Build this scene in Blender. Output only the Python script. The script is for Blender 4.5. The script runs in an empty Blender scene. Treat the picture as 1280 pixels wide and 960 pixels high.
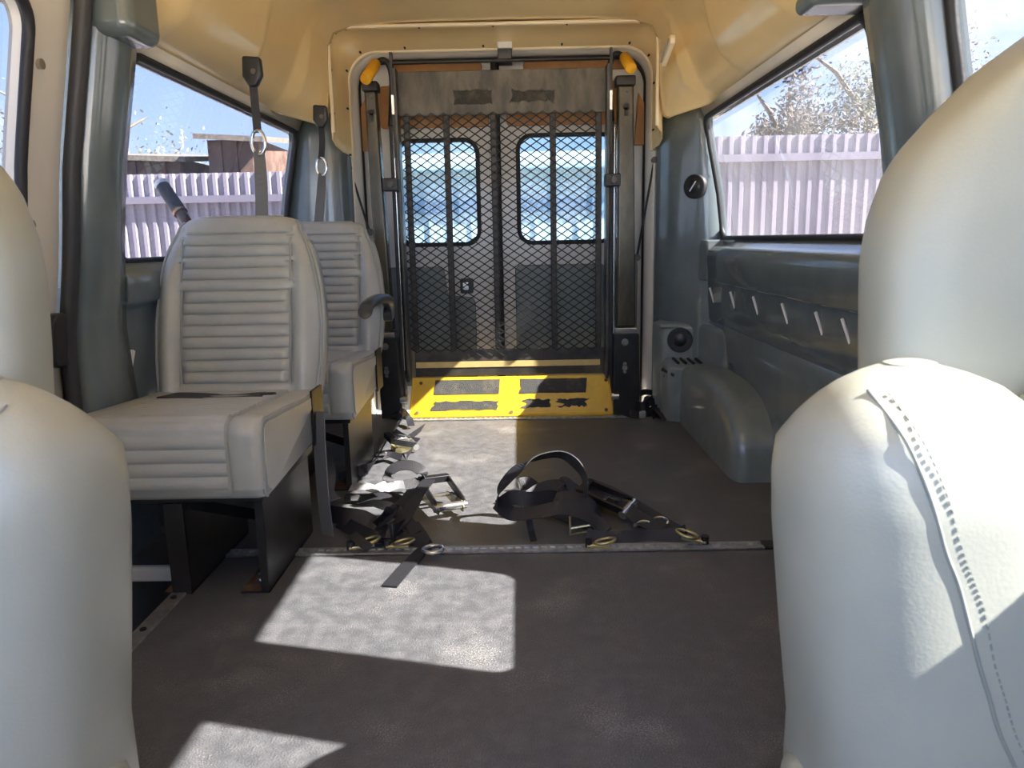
import bpy, bmesh, math, random
from mathutils import Vector, Matrix
random.seed(7)
SC = bpy.context.scene
COL = SC.collection

# ------------------------------------------------------------------ camera
FPX, VPX, VPY, ROLL, EYE = 930.0, 648.0, 299.0, 0.02, 0.9
_Y = Vector((VPX-640, 480-VPY, FPX)).normalized()
_X = Vector((1, ROLL, 0)); _X = (_X - _X.dot(_Y)*_Y).normalized()
_Z = _Y.cross(_X)
if _Z.y < 0: _Z = -_Z
# rows: world axes written in (right, up, forward) of the camera
right = Vector((_X.x, _Y.x, _Z.x)); up = Vector((_X.y, _Y.y, _Z.y)); fwd = Vector((_X.z, _Y.z, _Z.z))
cam = bpy.data.cameras.new('camera'); camo = bpy.data.objects.new('camera', cam); COL.objects.link(camo)
cam.sensor_width = 36; cam.lens = FPX/1280*36; cam.clip_start = 0.02; cam.clip_end = 500
m = Matrix((right, up, -fwd)).transposed().to_4x4(); m.translation = Vector((0, 0, EYE)); camo.matrix_world = m
cam.dof.use_dof = True; cam.dof.focus_distance = 3.0; cam.dof.aperture_fstop = 9
SC.camera = camo
def P(u, v, x=None, y=None, z=None):
    d = right*(u-640) + up*(480-v) + fwd*FPX
    o = Vector((0, 0, EYE))
    i, c = (0, x) if x is not None else (1, y) if y is not None else (2, z)
    return o + d*((c-o[i])/d[i])

# ------------------------------------------------------------------ world, sun, exposure
SUN_DIR = Vector((-1.09, .32, -1)).normalized()
w = bpy.data.worlds.new('sky'); SC.world = w; w.use_nodes = True
nt = w.node_tree; nt.nodes.clear()
def N(t, ty, **k):
    n = t.nodes.new(ty)
    for a, b in k.items():
        if a in n.inputs: n.inputs[a].default_value = b
        else: setattr(n, a, b)
    return n
tc = N(nt, 'ShaderNodeTexCoord'); sx = N(nt, 'ShaderNodeSeparateXYZ'); nt.links.new(tc.outputs['Generated'], sx.inputs[0])
rmp = N(nt, 'ShaderNodeValToRGB'); nt.links.new(sx.outputs['Z'], rmp.inputs[0])
cr = rmp.color_ramp; cr.elements[0].position = 0.0; cr.elements[0].color = (.58, .72, .95, 1)
cr.elements[1].position = .45; cr.elements[1].color = (.16, .34, .80, 1)
mp = N(nt, 'ShaderNodeMapping'); mp.inputs['Scale'].default_value = (2.2, 2.2, 5); nt.links.new(tc.outputs['Generated'], mp.inputs[0])
no = N(nt, 'ShaderNodeTexNoise', Scale=1.6, Detail=6.0, Roughness=.55); nt.links.new(mp.outputs[0], no.inputs['Vector'])
r2 = N(nt, 'ShaderNodeValToRGB'); nt.links.new(no.outputs[0], r2.inputs[0])
r2.color_ramp.elements[0].position = .47; r2.color_ramp.elements[1].position = .75
mx = N(nt, 'ShaderNodeMixRGB'); nt.links.new(r2.outputs[0], mx.inputs[0]); nt.links.new(rmp.outputs[0], mx.inputs[1]); mx.inputs[2].default_value = (1.0, 1.0, 1.02, 1)
bg = N(nt, 'ShaderNodeBackground', Strength=2.0); nt.links.new(mx.outputs[0], bg.inputs[0])
wo = N(nt, 'ShaderNodeOutputWorld'); nt.links.new(bg.outputs[0], wo.inputs[0])
sl = bpy.data.lights.new('sun_offscreen', 'SUN'); sl.energy = 36; sl.angle = .009; sl.color = (1, .92, .79)
so = bpy.data.objects.new('sun_offscreen', sl); COL.objects.link(so); so.rotation_euler = SUN_DIR.to_track_quat('-Z', 'Y').to_euler(); so.location = (6, -3, 9)
vs = SC.view_settings; vs.view_transform = 'Standard'; vs.look = 'None'; vs.gamma = 1; vs.use_curve_mapping = False; vs.exposure = 1.75
cy = SC.cycles; cy.use_denoising = True; cy.max_bounces = 10; cy.diffuse_bounces = 6; cy.glossy_bounces = 4; cy.transparent_max_bounces = 16
cy.caustics_reflective = False; cy.caustics_refractive = False; cy.sample_clamp_indirect = 8

# ------------------------------------------------------------------ materials
def mat(name, col, rough=.5, metal=0, var=0, vscale=6, col2=None, bump=0, bscale=60, coat=0, spec=.5, stretch=None, lo=.4, hi=.65, rvar=0):
    mt = bpy.data.materials.new(name); mt.use_nodes = True; t = mt.node_tree
    b = t.nodes['Principled BSDF']; b.inputs['Base Color'].default_value = (*col, 1); b.inputs['Roughness'].default_value = rough
    b.inputs['Metallic'].default_value = metal; b.inputs['Specular IOR Level'].default_value = spec
    if coat: b.inputs['Coat Weight'].default_value = coat; b.inputs['Coat Roughness'].default_value = .08
    tcn = N(t, 'ShaderNodeTexCoord'); vec = tcn.outputs['Object']
    if stretch:
        mpn = N(t, 'ShaderNodeMapping'); mpn.inputs['Scale'].default_value = stretch; t.links.new(vec, mpn.inputs[0]); vec = mpn.outputs[0]
    if var or col2:
        n = N(t, 'ShaderNodeTexNoise', Scale=vscale, Detail=7.0, Roughness=.62); t.links.new(vec, n.inputs['Vector'])
        r = N(t, 'ShaderNodeValToRGB'); t.links.new(n.outputs[0], r.inputs[0])
        r.color_ramp.elements[0].position = lo; r.color_ramp.elements[1].position = hi
        c2 = col2 or tuple(min(1, c*(1+var)) for c in col)
        r.color_ramp.elements[0].color = (*(col if col2 else tuple(c*(1-var) for c in col)), 1); r.color_ramp.elements[1].color = (*c2, 1)
        t.links.new(r.outputs[0], b.inputs['Base Color'])
        if rvar:
            mr = N(t, 'ShaderNodeMapRange'); mr.inputs['From Min'].default_value = .3; mr.inputs['From Max'].default_value = .7
            mr.inputs['To Min'].default_value = rough-rvar; mr.inputs['To Max'].default_value = rough+rvar
            t.links.new(n.outputs[0], mr.inputs[0]); t.links.new(mr.outputs[0], b.inputs['Roughness'])
    if bump:
        n2 = N(t, 'ShaderNodeTexNoise', Scale=bscale, Detail=4.0); t.links.new(vec, n2.inputs['Vector'])
        bp = N(t, 'ShaderNodeBump', Strength=bump, Distance=.02); t.links.new(n2.outputs[0], bp.inputs['Height']); t.links.new(bp.outputs[0], b.inputs['Normal'])
    return mt
M = {}
M['cream'] = mat('cream_gelcoat', (.92, .70, .36), .22, var=.04, vscale=3, bump=.05, bscale=5, coat=.4)
M['cream_trim'] = mat('cream_trim', (.92, .80, .56), .3)
M['white'] = mat('white_paint', (.78, .78, .75), .25, var=.03, coat=.3)
M['body'] = mat('beige_white_paint', (.80, .76, .68), .25, var=.03, coat=.3)
M['grey'] = mat('dark_green_grey_plastic', (.14, .172, .178), .2, var=.10, vscale=5, bump=.04, bscale=7, coat=.5, spec=.6)
M['grey2'] = mat('mid_grey_plastic', (.19, .225, .225), .3, var=.12, vscale=8, bump=.03, bscale=12, coat=.2)
M['armpad'] = mat('charcoal_armrest', (.055, .06, .062), .3)
M['black'] = mat('black_plastic', (.012, .012, .013), .35)
M['rubber'] = mat('black_rubber', (.014, .014, .016), .55, bump=.1, bscale=40)
M['sealblue'] = mat('black_foam_seal', (.034, .034, .037), .5, bump=.1, bscale=50)
M['vinyl'] = mat('grey_vinyl', (.43, .44, .40), .34, var=.06, vscale=9, bump=.06, bscale=160, spec=.5)
M['vinyl_seam'] = mat('grey_vinyl_piping', (.36, .37, .34), .4)
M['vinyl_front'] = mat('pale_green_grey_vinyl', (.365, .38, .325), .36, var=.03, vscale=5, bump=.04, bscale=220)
M['stitch'] = mat('grey_stitching', (.26, .28, .25), .7)
M['steel_black'] = mat('black_painted_steel', (.014, .014, .015), .38, var=.3, vscale=14, col2=(.028, .026, .024), spec=.4)
M['steel_worn'] = mat('worn_black_steel', (.045, .043, .04), .36, col2=(.13, .115, .09), vscale=7, lo=.42, hi=.75, metal=.35)
M['steel_tower'] = mat('olive_black_tube', (.06, .056, .042), .26, col2=(.15, .13, .085), vscale=4, lo=.4, hi=.75, metal=.4, stretch=(3, 3, 1))
M['mesh'] = mat('black_expanded_metal', (.007, .007, .007), .6)
M['rib'] = mat('brown_black_tube', (.030, .026, .022), .45, col2=(.06, .05, .04), vscale=20)
M['rust'] = mat('rusty_steel', (.10, .05, .028), .7, col2=(.22, .12, .06), vscale=30)
M['alu'] = mat('scuffed_aluminium', (.52, .52, .50), .38, metal=.75, var=.2, vscale=40)
M['chrome'] = mat('bright_steel', (.62, .62, .60), .22, metal=.9)
M['zinc'] = mat('yellow_zinc_steel', (.50, .44, .24), .3, metal=.85, var=.25, vscale=30)
M['yellow'] = mat('yellow_paint', (.80, .50, .02), .38, var=.10, vscale=9, bump=.05, bscale=30)
M['grip'] = mat('yellow_foam_grip', (.90, .46, .02), .6, bump=.2, bscale=120)
M['yline'] = mat('pale_yellow_tape', (.66, .50, .20), .5, var=.08, vscale=20)
M['antislip'] = mat('black_antislip_tape', (.06, .06, .055), .75, col2=(.16, .14, .10), vscale=18, lo=.5, hi=.8, bump=.5, bscale=300)
M['plate'] = mat('worn_grey_plate', (.055, .050, .040), .42, col2=(.16, .14, .105), vscale=5, lo=.38, hi=.72, metal=.3, stretch=(3, 3, 1.0), bump=.06, bscale=60)
M['floor'] = mat('dusty_black_vinyl_floor', (.084, .087, .094), .46, col2=(.150, .151, .156), vscale=26, lo=.40, hi=.80, bump=.35, bscale=260, rvar=.1)
def floor_speckle(mt):
    t = mt.node_tree; b = t.nodes['Principled BSDF']; src = b.inputs['Base Color'].links[0].from_socket
    tcn = N(t, 'ShaderNodeTexCoord'); n = N(t, 'ShaderNodeTexNoise', Scale=330.0, Detail=3.0); t.links.new(tcn.outputs['Object'], n.inputs['Vector'])
    n2 = N(t, 'ShaderNodeTexNoise', Scale=4.5, Detail=5.0); t.links.new(tcn.outputs['Object'], n2.inputs['Vector'])
    ad = N(t, 'ShaderNodeMath', operation='MULTIPLY'); t.links.new(n.outputs[0], ad.inputs[0]); t.links.new(n2.outputs[0], ad.inputs[1])
    r = N(t, 'ShaderNodeValToRGB'); r.color_ramp.elements[0].position = .315; r.color_ramp.elements[1].position = .42; t.links.new(ad.outputs[0], r.inputs[0])
    mxn = N(t, 'ShaderNodeMixRGB'); mxn.inputs[2].default_value = (.30, .295, .28, 1); t.links.new(r.outputs[0], mxn.inputs[0]); t.links.new(src, mxn.inputs[1]); t.links.new(mxn.outputs[0], b.inputs['Base Color'])
floor_speckle(M['floor'])
M['webbing'] = mat('black_webbing', (.018, .018, .022), .5, bump=.25, bscale=300)
M['belt'] = mat('grey_belt', (.16, .165, .17), .5, bump=.2, bscale=300)
M['tag'] = mat('white_label_cloth', (.40, .40, .39), .6, var=.15, vscale=60)
M['tan'] = mat('tan_hardboard', (.50, .25, .09), .5, var=.12, vscale=8)
M['copper'] = mat('copper_band', (.55, .28, .12), .35, metal=.6)
M['brown'] = mat('brown_shaft', (.10, .045, .028), .4, var=.15)
M['lens'] = mat('cloudy_lamp_lens', (.45, .42, .36), .3)
M['fence'] = mat('mauve_grey_steel_sheet', (.27, .245, .30), .45, var=.05, vscale=3)
M['fence_rail'] = mat('mauve_steel_rail', (.18, .165, .215), .45)
M['ground'] = mat('dry_gravel', (.30, .27, .23), .9, col2=(.42, .38, .32), vscale=4, bump=.3, bscale=30)
M['shed'] = mat('pale_blue_sheet', (.66, .74, .80), .5, var=.04)
M['shed2'] = mat('pale_blue_band', (.30, .42, .58), .5)
M['woodwall'] = mat('brown_boards', (.17, .10, .07), .8, var=.3, vscale=8)
M['bark'] = mat('bark', (.20, .17, .14), .9, var=.3, vscale=20)
M['leaf_olive'] = mat('olive_leaves', (.10, .105, .06), .6, var=.3, vscale=3)
M['leaf_brown'] = mat('dark_russet_leaves', (.05, .035, .024), .6, var=.3, vscale=3)
M['leaf_pale'] = mat('pale_grey_green_leaves', (.17, .18, .14), .6, var=.3, vscale=3)
def glass(name, tint, haze, hazecol, rough=.02, refl=1.0):
    mt = bpy.data.materials.new(name); mt.use_nodes = True; t = mt.node_tree; t.nodes.clear()
    tr = N(t, 'ShaderNodeBsdfTransparent'); tr.inputs[0].default_value = (*tint, 1)
    gl = N(t, 'ShaderNodeBsdfGlossy'); gl.inputs['Roughness'].default_value = rough
    lw = N(t, 'ShaderNodeLayerWeight'); pw = N(t, 'ShaderNodeMath', operation='POWER'); pw.inputs[1].default_value = 5; t.links.new(lw.outputs['Facing'], pw.inputs[0])
    lw.inputs['Blend'].default_value = .5
    mm = N(t, 'ShaderNodeMath', operation='MULTIPLY_ADD'); mm.inputs[1].default_value = .9*refl; mm.inputs[2].default_value = .05*refl; t.links.new(pw.outputs[0], mm.inputs[0])
    m1 = N(t, 'ShaderNodeMixShader'); t.links.new(mm.outputs[0], m1.inputs[0]); t.links.new(tr.outputs[0], m1.inputs[1]); t.links.new(gl.outputs[0], m1.inputs[2])
    tl = N(t, 'ShaderNodeBsdfTranslucent'); tl.inputs[0].default_value = (*hazecol, 1)
    tcn = N(t, 'ShaderNodeTexCoord'); n = N(t, 'ShaderNodeTexNoise', Scale=3.0, Detail=6.0); t.links.new(tcn.outputs['Object'], n.inputs['Vector'])
    mr = N(t, 'ShaderNodeMapRange'); mr.inputs['From Min'].default_value = .3; mr.inputs['From Max'].default_value = .75
    mr.inputs['To Min'].default_value = haze*.5; mr.inputs['To Max'].default_value = haze*1.6; t.links.new(n.outputs[0], mr.inputs[0])
    m2 = N(t, 'ShaderNodeMixShader'); t.links.new(mr.outputs[0], m2.inputs[0]); t.links.new(m1.outputs[0], m2.inputs[1]); t.links.new(tl.outputs[0], m2.inputs[2])
    o = N(t, 'ShaderNodeOutputMaterial'); t.links.new(m2.outputs[0], o.inputs[0]); return mt
M['glass'] = glass('dusty_tinted_glass', (.185, .19, .21), .008, (.85, .87, .95), refl=.6)
M['glass_clear'] = glass('clear_glass', (.86, .88, .90), .006, (.9, .9, .95))
M['glass_rear'] = glass('pale_cyan_glass', (.34, .41, .44), .012, (.8, .9, 1))

# ------------------------------------------------------------------ mesh helpers
class MB:
    def __init__(s): s.v = []; s.f = []
    def add(s, vs, fs):
        o = len(s.v); s.v += [tuple(p) for p in vs]; s.f += [tuple(i+o for i in f) for f in fs]; return s
    def box(s, a, b):
        (x0, y0, z0), (x1, y1, z1) = a, b
        return s.add([(x0,y0,z0),(x1,y0,z0),(x1,y1,z0),(x0,y1,z0),(x0,y0,z1),(x1,y0,z1),(x1,y1,z1),(x0,y1,z1)],
                     [(0,3,2,1),(4,5,6,7),(0,1,5,4),(1,2,6,5),(2,3,7,6),(3,0,4,7)])
    def bar(s, p, q, wx, wy, ref=(0, 0, 1)):       # box along p-q, wx across ref, wy along ref
        p, q = Vector(p), Vector(q); d = (q-p).normalized(); r = Vector(ref)
        if abs(d.dot(r)) > .95: r = Vector((0, 1, 0))
        a = d.cross(r).normalized(); b = a.cross(d).normalized()
        vs = [c + a*i*wx/2 + b*j*wy/2 for c in (p, q) for i, j in ((-1,-1),(1,-1),(1,1),(-1,1))]
        return s.add(vs, [(0,3,2,1),(4,5,6,7),(0,1,5,4),(1,2,6,5),(2,3,7,6),(3,0,4,7)])
    def loft(s, rings, closed=True, caps=True):
        n = len(rings[0]); vs = [p for r in rings for p in r]; fs = []
        m_ = n if closed else n-1
        for i in range(len(rings)-1):
            for j in range(m_):
                k = (j+1) % n; fs.append((i*n+j, i*n+k, (i+1)*n+k, (i+1)*n+j))
        if caps and closed: fs += [tuple(range(n-1, -1, -1)), tuple(range((len(rings)-1)*n, len(rings)*n))]
        return s.add(vs, fs)
    def tube(s, pts, r, n=8, closed=False):
        pts = [Vector(p) for p in pts]; L = len(pts); rings = []; prev = None
        for i, p in enumerate(pts):
            if closed: d = pts[(i+1) % L]-pts[i-1]
            else: d = pts[min(i+1, L-1)]-pts[max(i-1, 0)]
            d.normalize()
            if prev is None:
                a = d.orthogonal().normalized()
            else: a = (prev - d*prev.dot(d)).normalized()
            prev = a; b = d.cross(a); rr = r[i] if isinstance(r, (list, tuple)) else r
            rings.append([p + a*math.cos(2*math.pi*k/n)*rr + b*math.sin(2*math.pi*k/n)*rr for k in range(n)])
        if closed: rings.append(rings[0])
        return s.loft(rings, caps=not closed)
    def cyl(s, p, q, r, n=16, r2=None): return s.tube([p, q], [r, r if r2 is None else r2], n)
    def prism(s, poly, off):
        n = len(poly); off = Vector(off); vs = [Vector(p) for p in poly]; vs += [p+off for p in vs]
        return s.add(vs, [tuple(range(n-1, -1, -1)), tuple(range(n, 2*n))]+[(i, (i+1) % n, (i+1) % n+n, i+n) for i in range(n)])
    def build(s, name, mt, parent=None, smooth=False, bevel=0, solid=0, loc=None, seg=2):
        me = bpy.data.meshes.new(name); me.from_pydata(s.v, [], s.f)
        bm = bmesh.new(); bm.from_mesh(me); bmesh.ops.recalc_face_normals(bm, faces=bm.faces); bm.to_mesh(me); bm.free()
        me.materials.append(M[mt] if isinstance(mt, str) else mt)
        if smooth: me.polygons.foreach_set('use_smooth', [True]*len(me.polygons))
        o = bpy.data.objects.new(name, me); COL.objects.link(o)
        if parent: o.parent = parent
        if loc: o.location = loc
        if solid: k = o.modifiers.new('thickness', 'SOLIDIFY'); k.thickness = solid; k.offset = 0
        if bevel:
            k = o.modifiers.new('bevel', 'BEVEL'); k.width = bevel; k.segments = seg; k.limit_method = 'ANGLE'; k.angle_limit = .7
            me.polygons.foreach_set('use_smooth', [True]*len(me.polygons)); k.harden_normals = False
            k2 = o.modifiers.new('wn', 'WEIGHTED_NORMAL'); k2.keep_sharp = False
        elif smooth:
            try: me.set_sharp_from_angle(angle=1.0)
            except Exception: pass
        return o
def tag(o, label=None, cat=None, group=None, kind=None):
    if label: o['label'] = label
    if cat: o['category'] = cat
    if group: o['group'] = group
    if kind: o['kind'] = kind
    return o
def empty(name, loc=(0, 0, 0), rz=0):
    o = bpy.data.objects.new(name, None); COL.objects.link(o); o.location = loc; o.rotation_euler.z = rz; o.empty_display_size = .05; return o
def cat_rom(pts, n=8, closed=False):
    pts = [Vector(p) for p in pts]; L = len(pts); out = []
    for i in range(L if closed else L-1):
        g = (lambda k: pts[k % L]) if closed else (lambda k: pts[max(0, min(L-1, k))])
        a, b, c, d = g(i-1), g(i), g(i+1), g(i+2)
        for j in range(n):
            t = j/n
            out.append(.5*((2*b)+(c-a)*t+(2*a-5*b+4*c-d)*t*t+(3*b-a-3*c+d)*t**3))
    if not closed: out.append(pts[-1])
    return out
def interp(tab, t):
    tab = sorted(tab)
    if t <= tab[0][0]: return tab[0][1]
    for (a, va), (b, vb) in zip(tab, tab[1:]):
        if t <= b: return va+(vb-va)*(t-a)/(b-a)
    return tab[-1][1]
def ribbon(mb, pts, wid, width=.045, th=.0035, n=8):
    """strap: pts with a width direction for each (or one for all)"""
    pts = [Vector(p) for p in pts]
    if not isinstance(wid, list): wid = [wid]*len(pts)
    c = cat_rom(pts, n); wv = cat_rom([Vector(q).normalized() for q in wid], n); rings = []
    for i, p in enumerate(c):
        d = (c[min(i+1, len(c)-1)]-c[max(i-1, 0)]).normalized(); a = wv[i]; a = (a-d*a.dot(d))
        a = a.normalized() if a.length > 1e-4 else d.orthogonal().normalized()
        nn = d.cross(a).normalized()
        rings.append([p+a*width/2+nn*th/2, p-a*width/2+nn*th/2, p-a*width/2-nn*th/2, p+a*width/2-nn*th/2])
    return mb.loft(rings)
def flat(pts):   # width directions for a strap lying flat
    pts = [Vector(p) for p in pts]; out = []
    for i in range(len(pts)):
        d = pts[min(i+1, len(pts)-1)]-pts[max(i-1, 0)]; d.z = 0; out.append(Vector((0, 0, 1)).cross(d.normalized()))
    return out
def rrect(y0, y1, z0, z1, r, k=8):
    out = []
    for cx, cz, a0 in ((y1-r, z1-r, 0), (y0+r, z1-r, 90), (y0+r, z0+r, 180), (y1-r, z0+r, 270)):
        for i in range(k+1):
            a = math.radians(a0+90*i/k); out.append((cx+r*math.cos(a), cz+r*math.sin(a)))
    # straight edges get extra points
    res = []
    for i, p in enumerate(out):
        q = out[(i+1) % len(out)]; res.append(p); L = math.dist(p, q); m_ = int(L/.08)
        for j in range(1, m_+1): res.append((p[0]+(q[0]-p[0])*j/(m_+1), p[1]+(q[1]-p[1])*j/(m_+1)))
    return res

# ------------------------------------------------------------------ body shell
CX = -.1
WALL = [(1.6, .93), (1.43, .96), (1.1, 1.03), (.88, 1.06), (.66, 1.10), (0, 1.12), (-.7, 1.08)]
def wx(side, z, off=0): return CX + side*(interp(WALL, z)+off)
def panel(mb, side, y0, y1, z0, z1, hole, off=0., thick=.028):
    """wall piece with a rounded opening, following the bulge of the body side"""
    h = rrect(*hole); cy_, cz_ = (hole[0]+hole[1])/2, (hole[2]+hole[3])/2; outer = []
    for (y, z) in h:
        dy, dz = y-cy_, z-cz_; t = 1e9
        if dy > 1e-6: t = min(t, (y1-cy_)/dy)
        if dy < -1e-6: t = min(t, (y0-cy_)/dy)
        if dz > 1e-6: t = min(t, (z1-cz_)/dz)
        if dz < -1e-6: t = min(t, (z0-cz_)/dz)
        outer.append([cy_+dy*t, cz_+dz*t])
    for cyy, czz in ((y0, z0), (y1, z0), (y0, z1), (y1, z1)):
        i = min(range(len(outer)), key=lambda k: math.dist(outer[k], (cyy, czz))); outer[i] = [cyy, czz]
    def lay(t, o): return [(wx(side, z1_*(1-t)+z0_*t, o), y1_*(1-t)+y0_*t, z1_*(1-t)+z0_*t) for (y0_, z0_), (y1_, z1_) in zip(h, outer)]
    rings = [lay(0, off+thick), lay(0, off)] if False else None
    inner = [lay(t, off) for t in (0, .25, .5, .75, 1)]; outr = [lay(t, off+thick) for t in (0, .25, .5, .75, 1)]
    mb.loft(inner, caps=False); mb.loft(outr, caps=False); mb.loft([inner[0], outr[0]], caps=False); mb.loft([inner[-1], outr[-1]], caps=False)
def window(n, side, hole, gm, label, off=.02):
    h = rrect(*hole)
    root = MB(); root.tube([(wx(side, z, -.001), y, z) for y, z in h], .013, 8, True)
    g = root.build('window_%d' % n, 'rubber', smooth=True); tag(g, label, 'window', kind='structure')
    pm = MB(); cy_, cz_ = (hole[0]+hole[1])/2, (hole[2]+hole[3])/2
    def lay(t, o): return [(wx(side, cz_+(z-cz_)*t, o), cy_+(y-cy_)*t, cz_+(z-cz_)*t) for y, z in h]
    rings = [lay(t, off) for t in (.001, .25, .5, .75, 1.005)]; pm.loft(rings, caps=False)
    pm.build('pane', gm, g, smooth=True)
    return g
RW = (1.95, 3.57, .885, 1.425, .06); RW2 = (1.12, 1.62, .885, 1.425, .06); RW3 = (.05, .85, .885, 1.425, .06)
LW = (2.17, 3.74, .855, 1.425, .06); LW2 = (.85, 1.75, .87, 1.44, .07); LW3 = (-.35, .6, .87, 1.43, .06)
# right side wall
wr = MB()
panel(wr, 1, 1.78, 3.64, .80, 1.50, RW); panel(wr, 1, 1.02, 1.78, .80, 1.50, RW2); panel(wr, 1, -.45, 1.02, .80, 1.50, RW3)
wall_r = wr.build('wall_right', 'grey', smooth=True); tag(wall_r, 'dark green-grey side wall of the van with the wheel arch', 'wall', kind='structure')
lp = [(1.06,.885),(1.045,.86),(1.005,.845),(.985,.83),(.978,.80),(.984,.702),(.988,.696),(1.004,.690),(1.008,.60),(1.016,.507),(1.022,.503),(1.022,.497),(1.017,.493),(1.03,.3),(1.035,-.06)]
m_ = MB(); m_.loft([[(CX+d, y, z) for d, z in lp] for y in (-.45, .5, 1.5, 2.5, 3.3, 3.62)], closed=False)
m_.build('lower_panel', 'grey', wall_r, smooth=True, solid=.012)
m_ = MB()   # ledge end at the rear corner, rounded up to the pillar
m_.loft([[(CX+1.07, 3.50, z0), (CX+.972, 3.50+.03*math.sin(a), z0), (CX+.95, 3.64, z0), (CX+1.07, 3.64, z0)] for z0, a in ((.69, 0), (.80, 0), (.84, .4), (.865, 1.2), (.88, 1.5))])
m_.build('corner_ledge', 'grey', wall_r, bevel=.012)
for i, (u, v0, v1) in enumerate([(891, 360, 378), (917, 365, 385), (946, 371, 393), (983, 380, 404), (1026, 391, 418), (1060, 400, 428)]):
    p = P(u, (v0+v1)/2, x=CX+1.0)
    s_ = MB(); s_.bar((p.x-.010, p.y+.02, p.z+.033), (p.x+.004, p.y-.01, p.z-.033), .0055, .008); s_.build('slot_glint', 'white', wall_r)  # light catching in the panel slots, painted as white bars
for wp, s_, ya in ((wall_r, 1, -.5),):
    m_ = MB(); m_.loft([[(wx(s_, z, .03)-.05*k, y, z) for z in (1.55, 1.5, .83, .5, .2, -.1, -.4)] for y, k in ((3.64, 0), (4.05, 1))], closed=False); m_.build('outer_skin', 'white', wp, solid=.01)
    m_ = MB(); m_.loft([[(wx(s_, z, .07), y, z) for z in (.83, .5, .2, -.1, -.4)] for y in (ya, 3.70)], closed=False); m_.build('outer_skin', 'white', wp, solid=.01)
# wheel arch
def arch(y, s=1): return 0
m_ = MB(); rings = []
for k in range(0, 33):
    a = math.pi*k/32; c_, s_ = math.cos(a), math.sin(a)
    e = .62
    yy = 3.2-.565*math.copysign(abs(c_)**e, c_); zz = .335*s_**e-.02
    rings.append([(1.0, yy, zz), (.84, yy, zz), (.805, yy, zz-.006*1), (.789, yy+(.02*c_), zz-.022*s_-.0), (.781, yy+(.05*c_), zz-.05*s_), (.778, yy+.1*c_, zz-.1*s_), (.776, 3.2-.3*c_, zz*.45-.01), (.776, 3.2-.1*c_, -.03)])
m_.loft(rings, closed=False); m_.build('wheel_arch', 'grey2', wall_r, smooth=True)
# right B pillar, proud of the wall
def pillar(parent, side, y0, y1, prot, zt, zb, mt='grey'):
    m = MB(); rings = []
    for z in [zt-(zt-zb)*i/14 for i in range(15)]:
        x = lambda o: wx(side, z, -o)
        rings.append([(x(-.01), y0, z), (x(prot*.6), y0+.012, z), (x(prot), y0+.05, z), (x(prot*1.05), (y0+y1)/2, z), (x(prot), y1-.05, z), (x(prot*.6), y1-.012, z), (x(-.01), y1, z)])
    m.loft(rings, closed=True); return m.build('pillar', mt, parent, smooth=True)
pillar(wall_r, 1, 1.64, 1.93, .05, 1.60, -.02); pillar(wall_r, 1, .87, 1.1, .05, 1.6, -.02)
m_ = MB(); m_.box((.70, 1.90, 1.432), (.90, 2.02, 1.48)); m_.build('pillar_bracket', 'grey', wall_r, bevel=.02, seg=4)
# left side wall
wl = MB(); panel(wl, -1, 1.94, 3.80, .80, 1.50, LW); panel(wl, -1, -.45, .78, .8, 1.5, LW3)
wall_l = wl.build('wall_left', 'grey', smooth=True); tag(wall_l, 'dark green-grey side wall of the van behind the passenger seats', 'wall', kind='structure')
lpl = [(1.06,.855),(1.05,.838),(1.032,.83),(1.022,.815),(1.025,.745),(1.05,.73),(1.07,.715),(1.075,.62),(1.085,.5),(1.09,-.06)]
m_ = MB(); m_.loft([[(CX-d, y, z) for d, z in lpl] for y in (2.14, 2.5, 3.0, 3.82)], closed=False); m_.build('lower_panel', 'grey', wall_l, smooth=True, solid=.012)
m_ = MB(); m_.loft([[(CX-d, y, z) for d, z in lpl] for y in (-.45, .2, .78)], closed=False); m_.build('lower_panel', 'grey', wall_l, smooth=True, solid=.012)
m_ = MB(); rings = []
for i in range(15):
    z = 1.6-1.62*i/14; f = max(0, (.9-z)/.9)
    x = lambda o: wx(-1, z, -o)
    rings.append([(x(-.01), 1.95, z), (x(.03), 1.955, z), (x(.055), 1.985, z), (x(.06), 2.05, z), (x(.05+.02*f), 2.12+.10*f, z), (x(.02), 2.155+.14*f, z), (x(-.01), 2.175+.16*f, z)])
m_.loft(rings); m_.build('pillar', 'grey', wall_l, smooth=True)
m_ = MB()
for x0, z0, z1 in ():
    pass
rings = []
for t, yy0, yy1, za, zb in ((0, 1.95, 2.17, 1.30, 1.62), (.05, 1.95, 2.15, 1.36, 1.62), (.09, 1.96, 2.12, 1.405, 1.62), (.13, 1.98, 2.09, 1.43, 1.60)):
    xx = -1.06+t; rings.append([(xx, yy, zz) for yy, zz in rrect(yy0, yy1, za, zb, .045, 4)])
m_.loft([r[:len(rings[0])] for r in rings]) if len({len(r) for r in rings}) == 1 else [m_.loft([[(a[0], a[1], a[2]) for a in rings[i]], [(a[0], a[1], a[2]) for a in rings[i]]]) for i in range(0)]
if m_.v: m_.build('pillar_bracket', 'grey', wall_l, smooth=True)
else:
    m_.box((-1.07, 1.95, 1.415), (-.94, 2.13, 1.62)); m_.build('pillar_bracket', 'grey', wall_l, bevel=.035, seg=4)
m_ = MB(); m_.bar(P(166, 438, x=-1.165), P(162, 462, x=-1.165), .01, .012); m_.build('slot_glint', 'white', wall_l)  # bright panel slot, its glint put into white paint
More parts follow.
